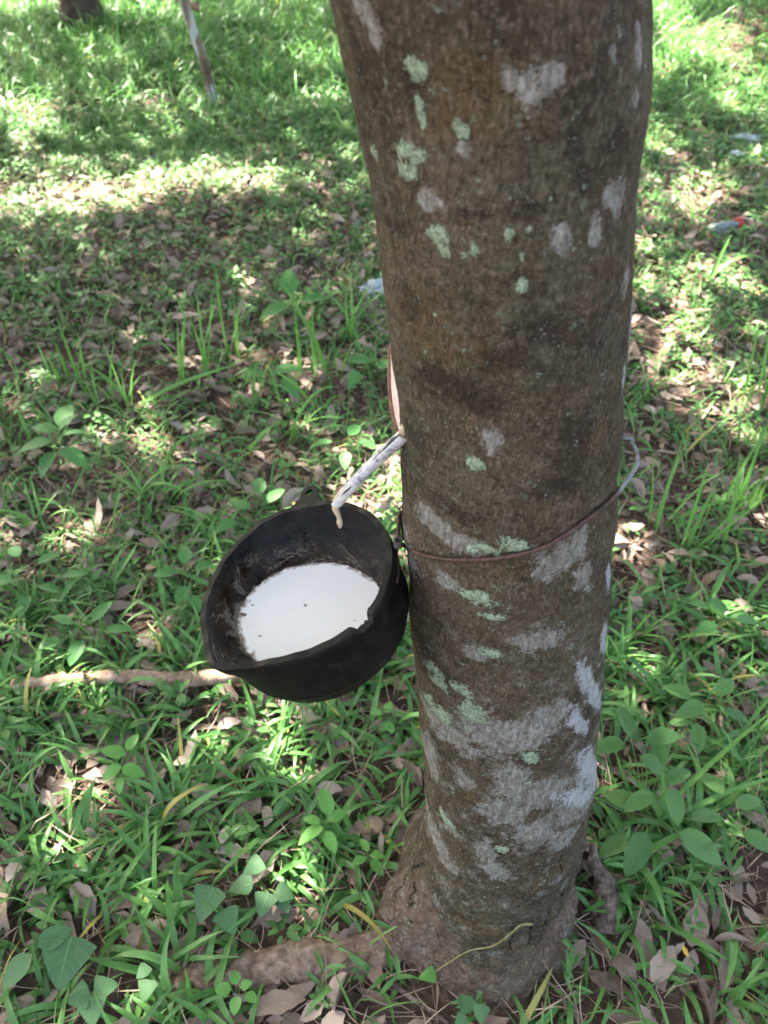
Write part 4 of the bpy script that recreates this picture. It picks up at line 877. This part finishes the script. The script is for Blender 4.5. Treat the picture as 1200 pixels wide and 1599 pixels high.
# ------------------------------------------------------------------ fallen things
def stick(name, pxs, rads, label, mat='stick', cat='stick', amp=.18, ns=16, dz=None):
    pts = [gp(*p) for p in pxs]
    for i, q in enumerate(pts): q[2] = float(gh(q[0], q[1])) + rads[i] * .7 + (dz[i] if dz else 0)
    V, Fc = lumpy(pts, rads, ns, 10, amp, len(label)); o = mk(name, V, Fc, M[mat], loc=tuple(pts[0])); return tag(o, label, cat)
stick('fallen_branch', [(28, 1086), (110, 1080), (190, 1074), (270, 1078), (330, 1074), (390, 1068)], [.0115, .014, .0135, .0155, .0155, .016], 'fallen branch with peeling pink brown bark lying left of the cup', amp=.14, dz=[.022] * 6)
stick('twig', [(100, 462), (165, 463), (215, 470), (260, 458)], [.008, .010, .009, .006], 'dark twig lying on dry leaves far left, middle distance', 'wood', 'twig')
stick('twig', [(175, 463), (200, 478)], [.010, .008], 'short pale stick beside the dark twig', 'stick', 'twig')
stick('twig', [(590, 1168), (625, 1140), (652, 1128)], [.0022, .0026, .002], 'thin pale twig pointing at the trunk below the cup', 'stick', 'twig', dz=[.01] * 3)
stick('twig', [(1040, 500), (1095, 488), (1140, 492)], [.010, .012, .008], 'short brown stick on the sunlit litter at the right', 'stick', 'twig')
stick('twig', [(600, 1290), (640, 1350), (655, 1330)], [.002, .0022, .002], 'thin curved twig by the left foot of the trunk', 'stick', 'twig', dz=[.01] * 3)
stick('twig', [(560, 1500), (640, 1560), (700, 1600)], [.003, .004, .003], 'dark thin twig running to the bottom edge before the trunk', 'wood', 'twig', dz=[.012, .012, .01])
stick('twig', [(1180, 40), (1140, 60), (1100, 75)], [.016, .02, .012], 'pale stick on the earth mound at the far upper right', 'stick', 'twig')
def dry(px, py, ln, yw, label, wr=.5, mat='litter', tint=.6, h=.022):
    p = gp(px, py); p[2] = float(gh(p[0], p[1])) + h
    V, Fc, A = ribbons(p[None], R(yw), .12, .35, ln, ln * wr, P_DRY, 14, .22, rng.normal(0, .2), tint, .05, rng.normal(0, .4), .08)
    V = V - np.array([0, 0, 0]); V2 = V.copy(); V2[:, 2] -= .0006; n = len(V)
    o = mk('fallen_leaf', V, Fc, M[mat], loc=tuple(p), attrs=A); tag(o, label, 'dry leaf', 'large dry leaves on the ground')
dry(390, 1590, .085, 20, 'largest dry leaf, lying before the surface root at the bottom', .42, tint=.62)
dry(540, 1590, .05, 200, 'pale dry leaf at the bottom edge left of the trunk', .6, tint=.95)
dry(470, 1600, .05, 20, 'very pale dry leaf on the bottom edge beside the largest one', .5, tint=1.0)
dry(1010, 1545, .07, 40, 'broad grey brown dry leaf at bottom right of the trunk', .46, tint=.8, h=.03)
dry(1070, 1490, .07, 60, 'rust spotted dry leaf at the lower right', .55, tint=.55, h=.03)
dry(1090, 1000, .07, 10, 'pinkish dry leaf among grass at the right edge', .45, tint=.8, h=.03)
dry(1080, 880, .06, 170, 'curled dry leaf below the upright grass at the right', .5, tint=.75, h=.03)
dry(1000, 960, .05, 120, 'dry leaf just right of the trunk at cup height', .5, tint=.9, h=.03)
dry(600, 1290, .045, 200, 'reddish lobed dry leaf left of the trunk foot', .8, tint=.45, h=.02)
dry(350, 1335, .03, 80, 'small pale dry leaf standing up in the lower left grass', .6, tint=1.0, h=.04)
dry(20, 1390, .05, 80, 'pale dry leaf in sunlight at the left edge', .5, tint=1.0, h=.03)
dry(270, 510, .10, 20, 'pale dry leaf on the bare patch in the left distance', .5, tint=.95, h=.03)
dry(1062, 1515, .018, 110, 'small bright yellow leaf at the lower right', .4, 'yellowleaf', .5, h=.05)

# plastic bottle with red label
b0 = gp(1108, 366); b1 = gp(1172, 350); b0[2] = b1[2] = float(gh(1.4, 3.2)) + .022
ax = b1 - b0; L = np.linalg.norm(ax); ax = ax / L
def lathe(prof, s, e, ns=28):
    P = [b0 + ax * L * t for t, r in prof]; return tube(P, [r * .72 for t, r in prof], ns)
bt = empty('plastic_bottle', tuple((b0 + b1) / 2 - [0, 0, .022]), 'clear crumpled plastic bottle with a red label lying in grass at the right', 'bottle')
V, Fc = lathe([(0, .012), (.02, .028), (.06, .032), (.2, .030), (.3, .033), (.45, .029), (.60, .032), (.76, .031), (.86, .022), (.93, .013), (.95, .012)], 0, 1)
V = V + (np.array([mnoise.noise(Vector(v * 35)) for v in V]) * .008)[:, None] * np.array([0, .5, 1]); mk('bottle_body', V, Fc, M['clear'], bt)
V, Fc = lathe([(.58, .030), (.585, .0345), (.76, .0345), (.765, .030)], 0, 1); mk('bottle_label', V, Fc, M['red'], bt)
V, Fc = lathe([(.95, .010), (.955, .0145), (1.0, .0145), (1.005, .010)], 0, 1); mk('bottle_cap', V, Fc, M['whitecap'], bt)
def crumple(px, py, rx, ry, rz, label, mat, seed):
    c = gp(px, py); c[2] = float(gh(c[0], c[1])) + rz * .6; bm = bmesh.new(); bmesh.ops.create_icosphere(bm, subdivisions=4, radius=1)
    V = np.array([v.co[:] for v in bm.verts]); bm.verts.index_update(); Fc = [[v.index for v in f.verts] for f in bm.faces]; bm.free()
    n = np.array([mnoise.fractal(Vector(v * 2.2 + seed), .9, 2.2, 4) for v in V]); V = V * (1 + .55 * n)[:, None] * [rx, ry, rz] + c
    o = mk('plastic_scrap', V, Fc, M[mat], loc=tuple(c), smooth=False); tag(o, label, 'plastic scrap')
crumple(590, 458, .055, .05, .025, 'crumpled pale blue plastic scrap touching the left edge of the trunk in view', 'film', 3)
crumple(1165, 212, .07, .05, .02, 'grey crumpled plastic bag lying in the grass far right', 'film', 8)
crumple(1152, 238, .03, .02, .015, 'small white plastic piece in front of the grey plastic bag', 'whitecap', 12)
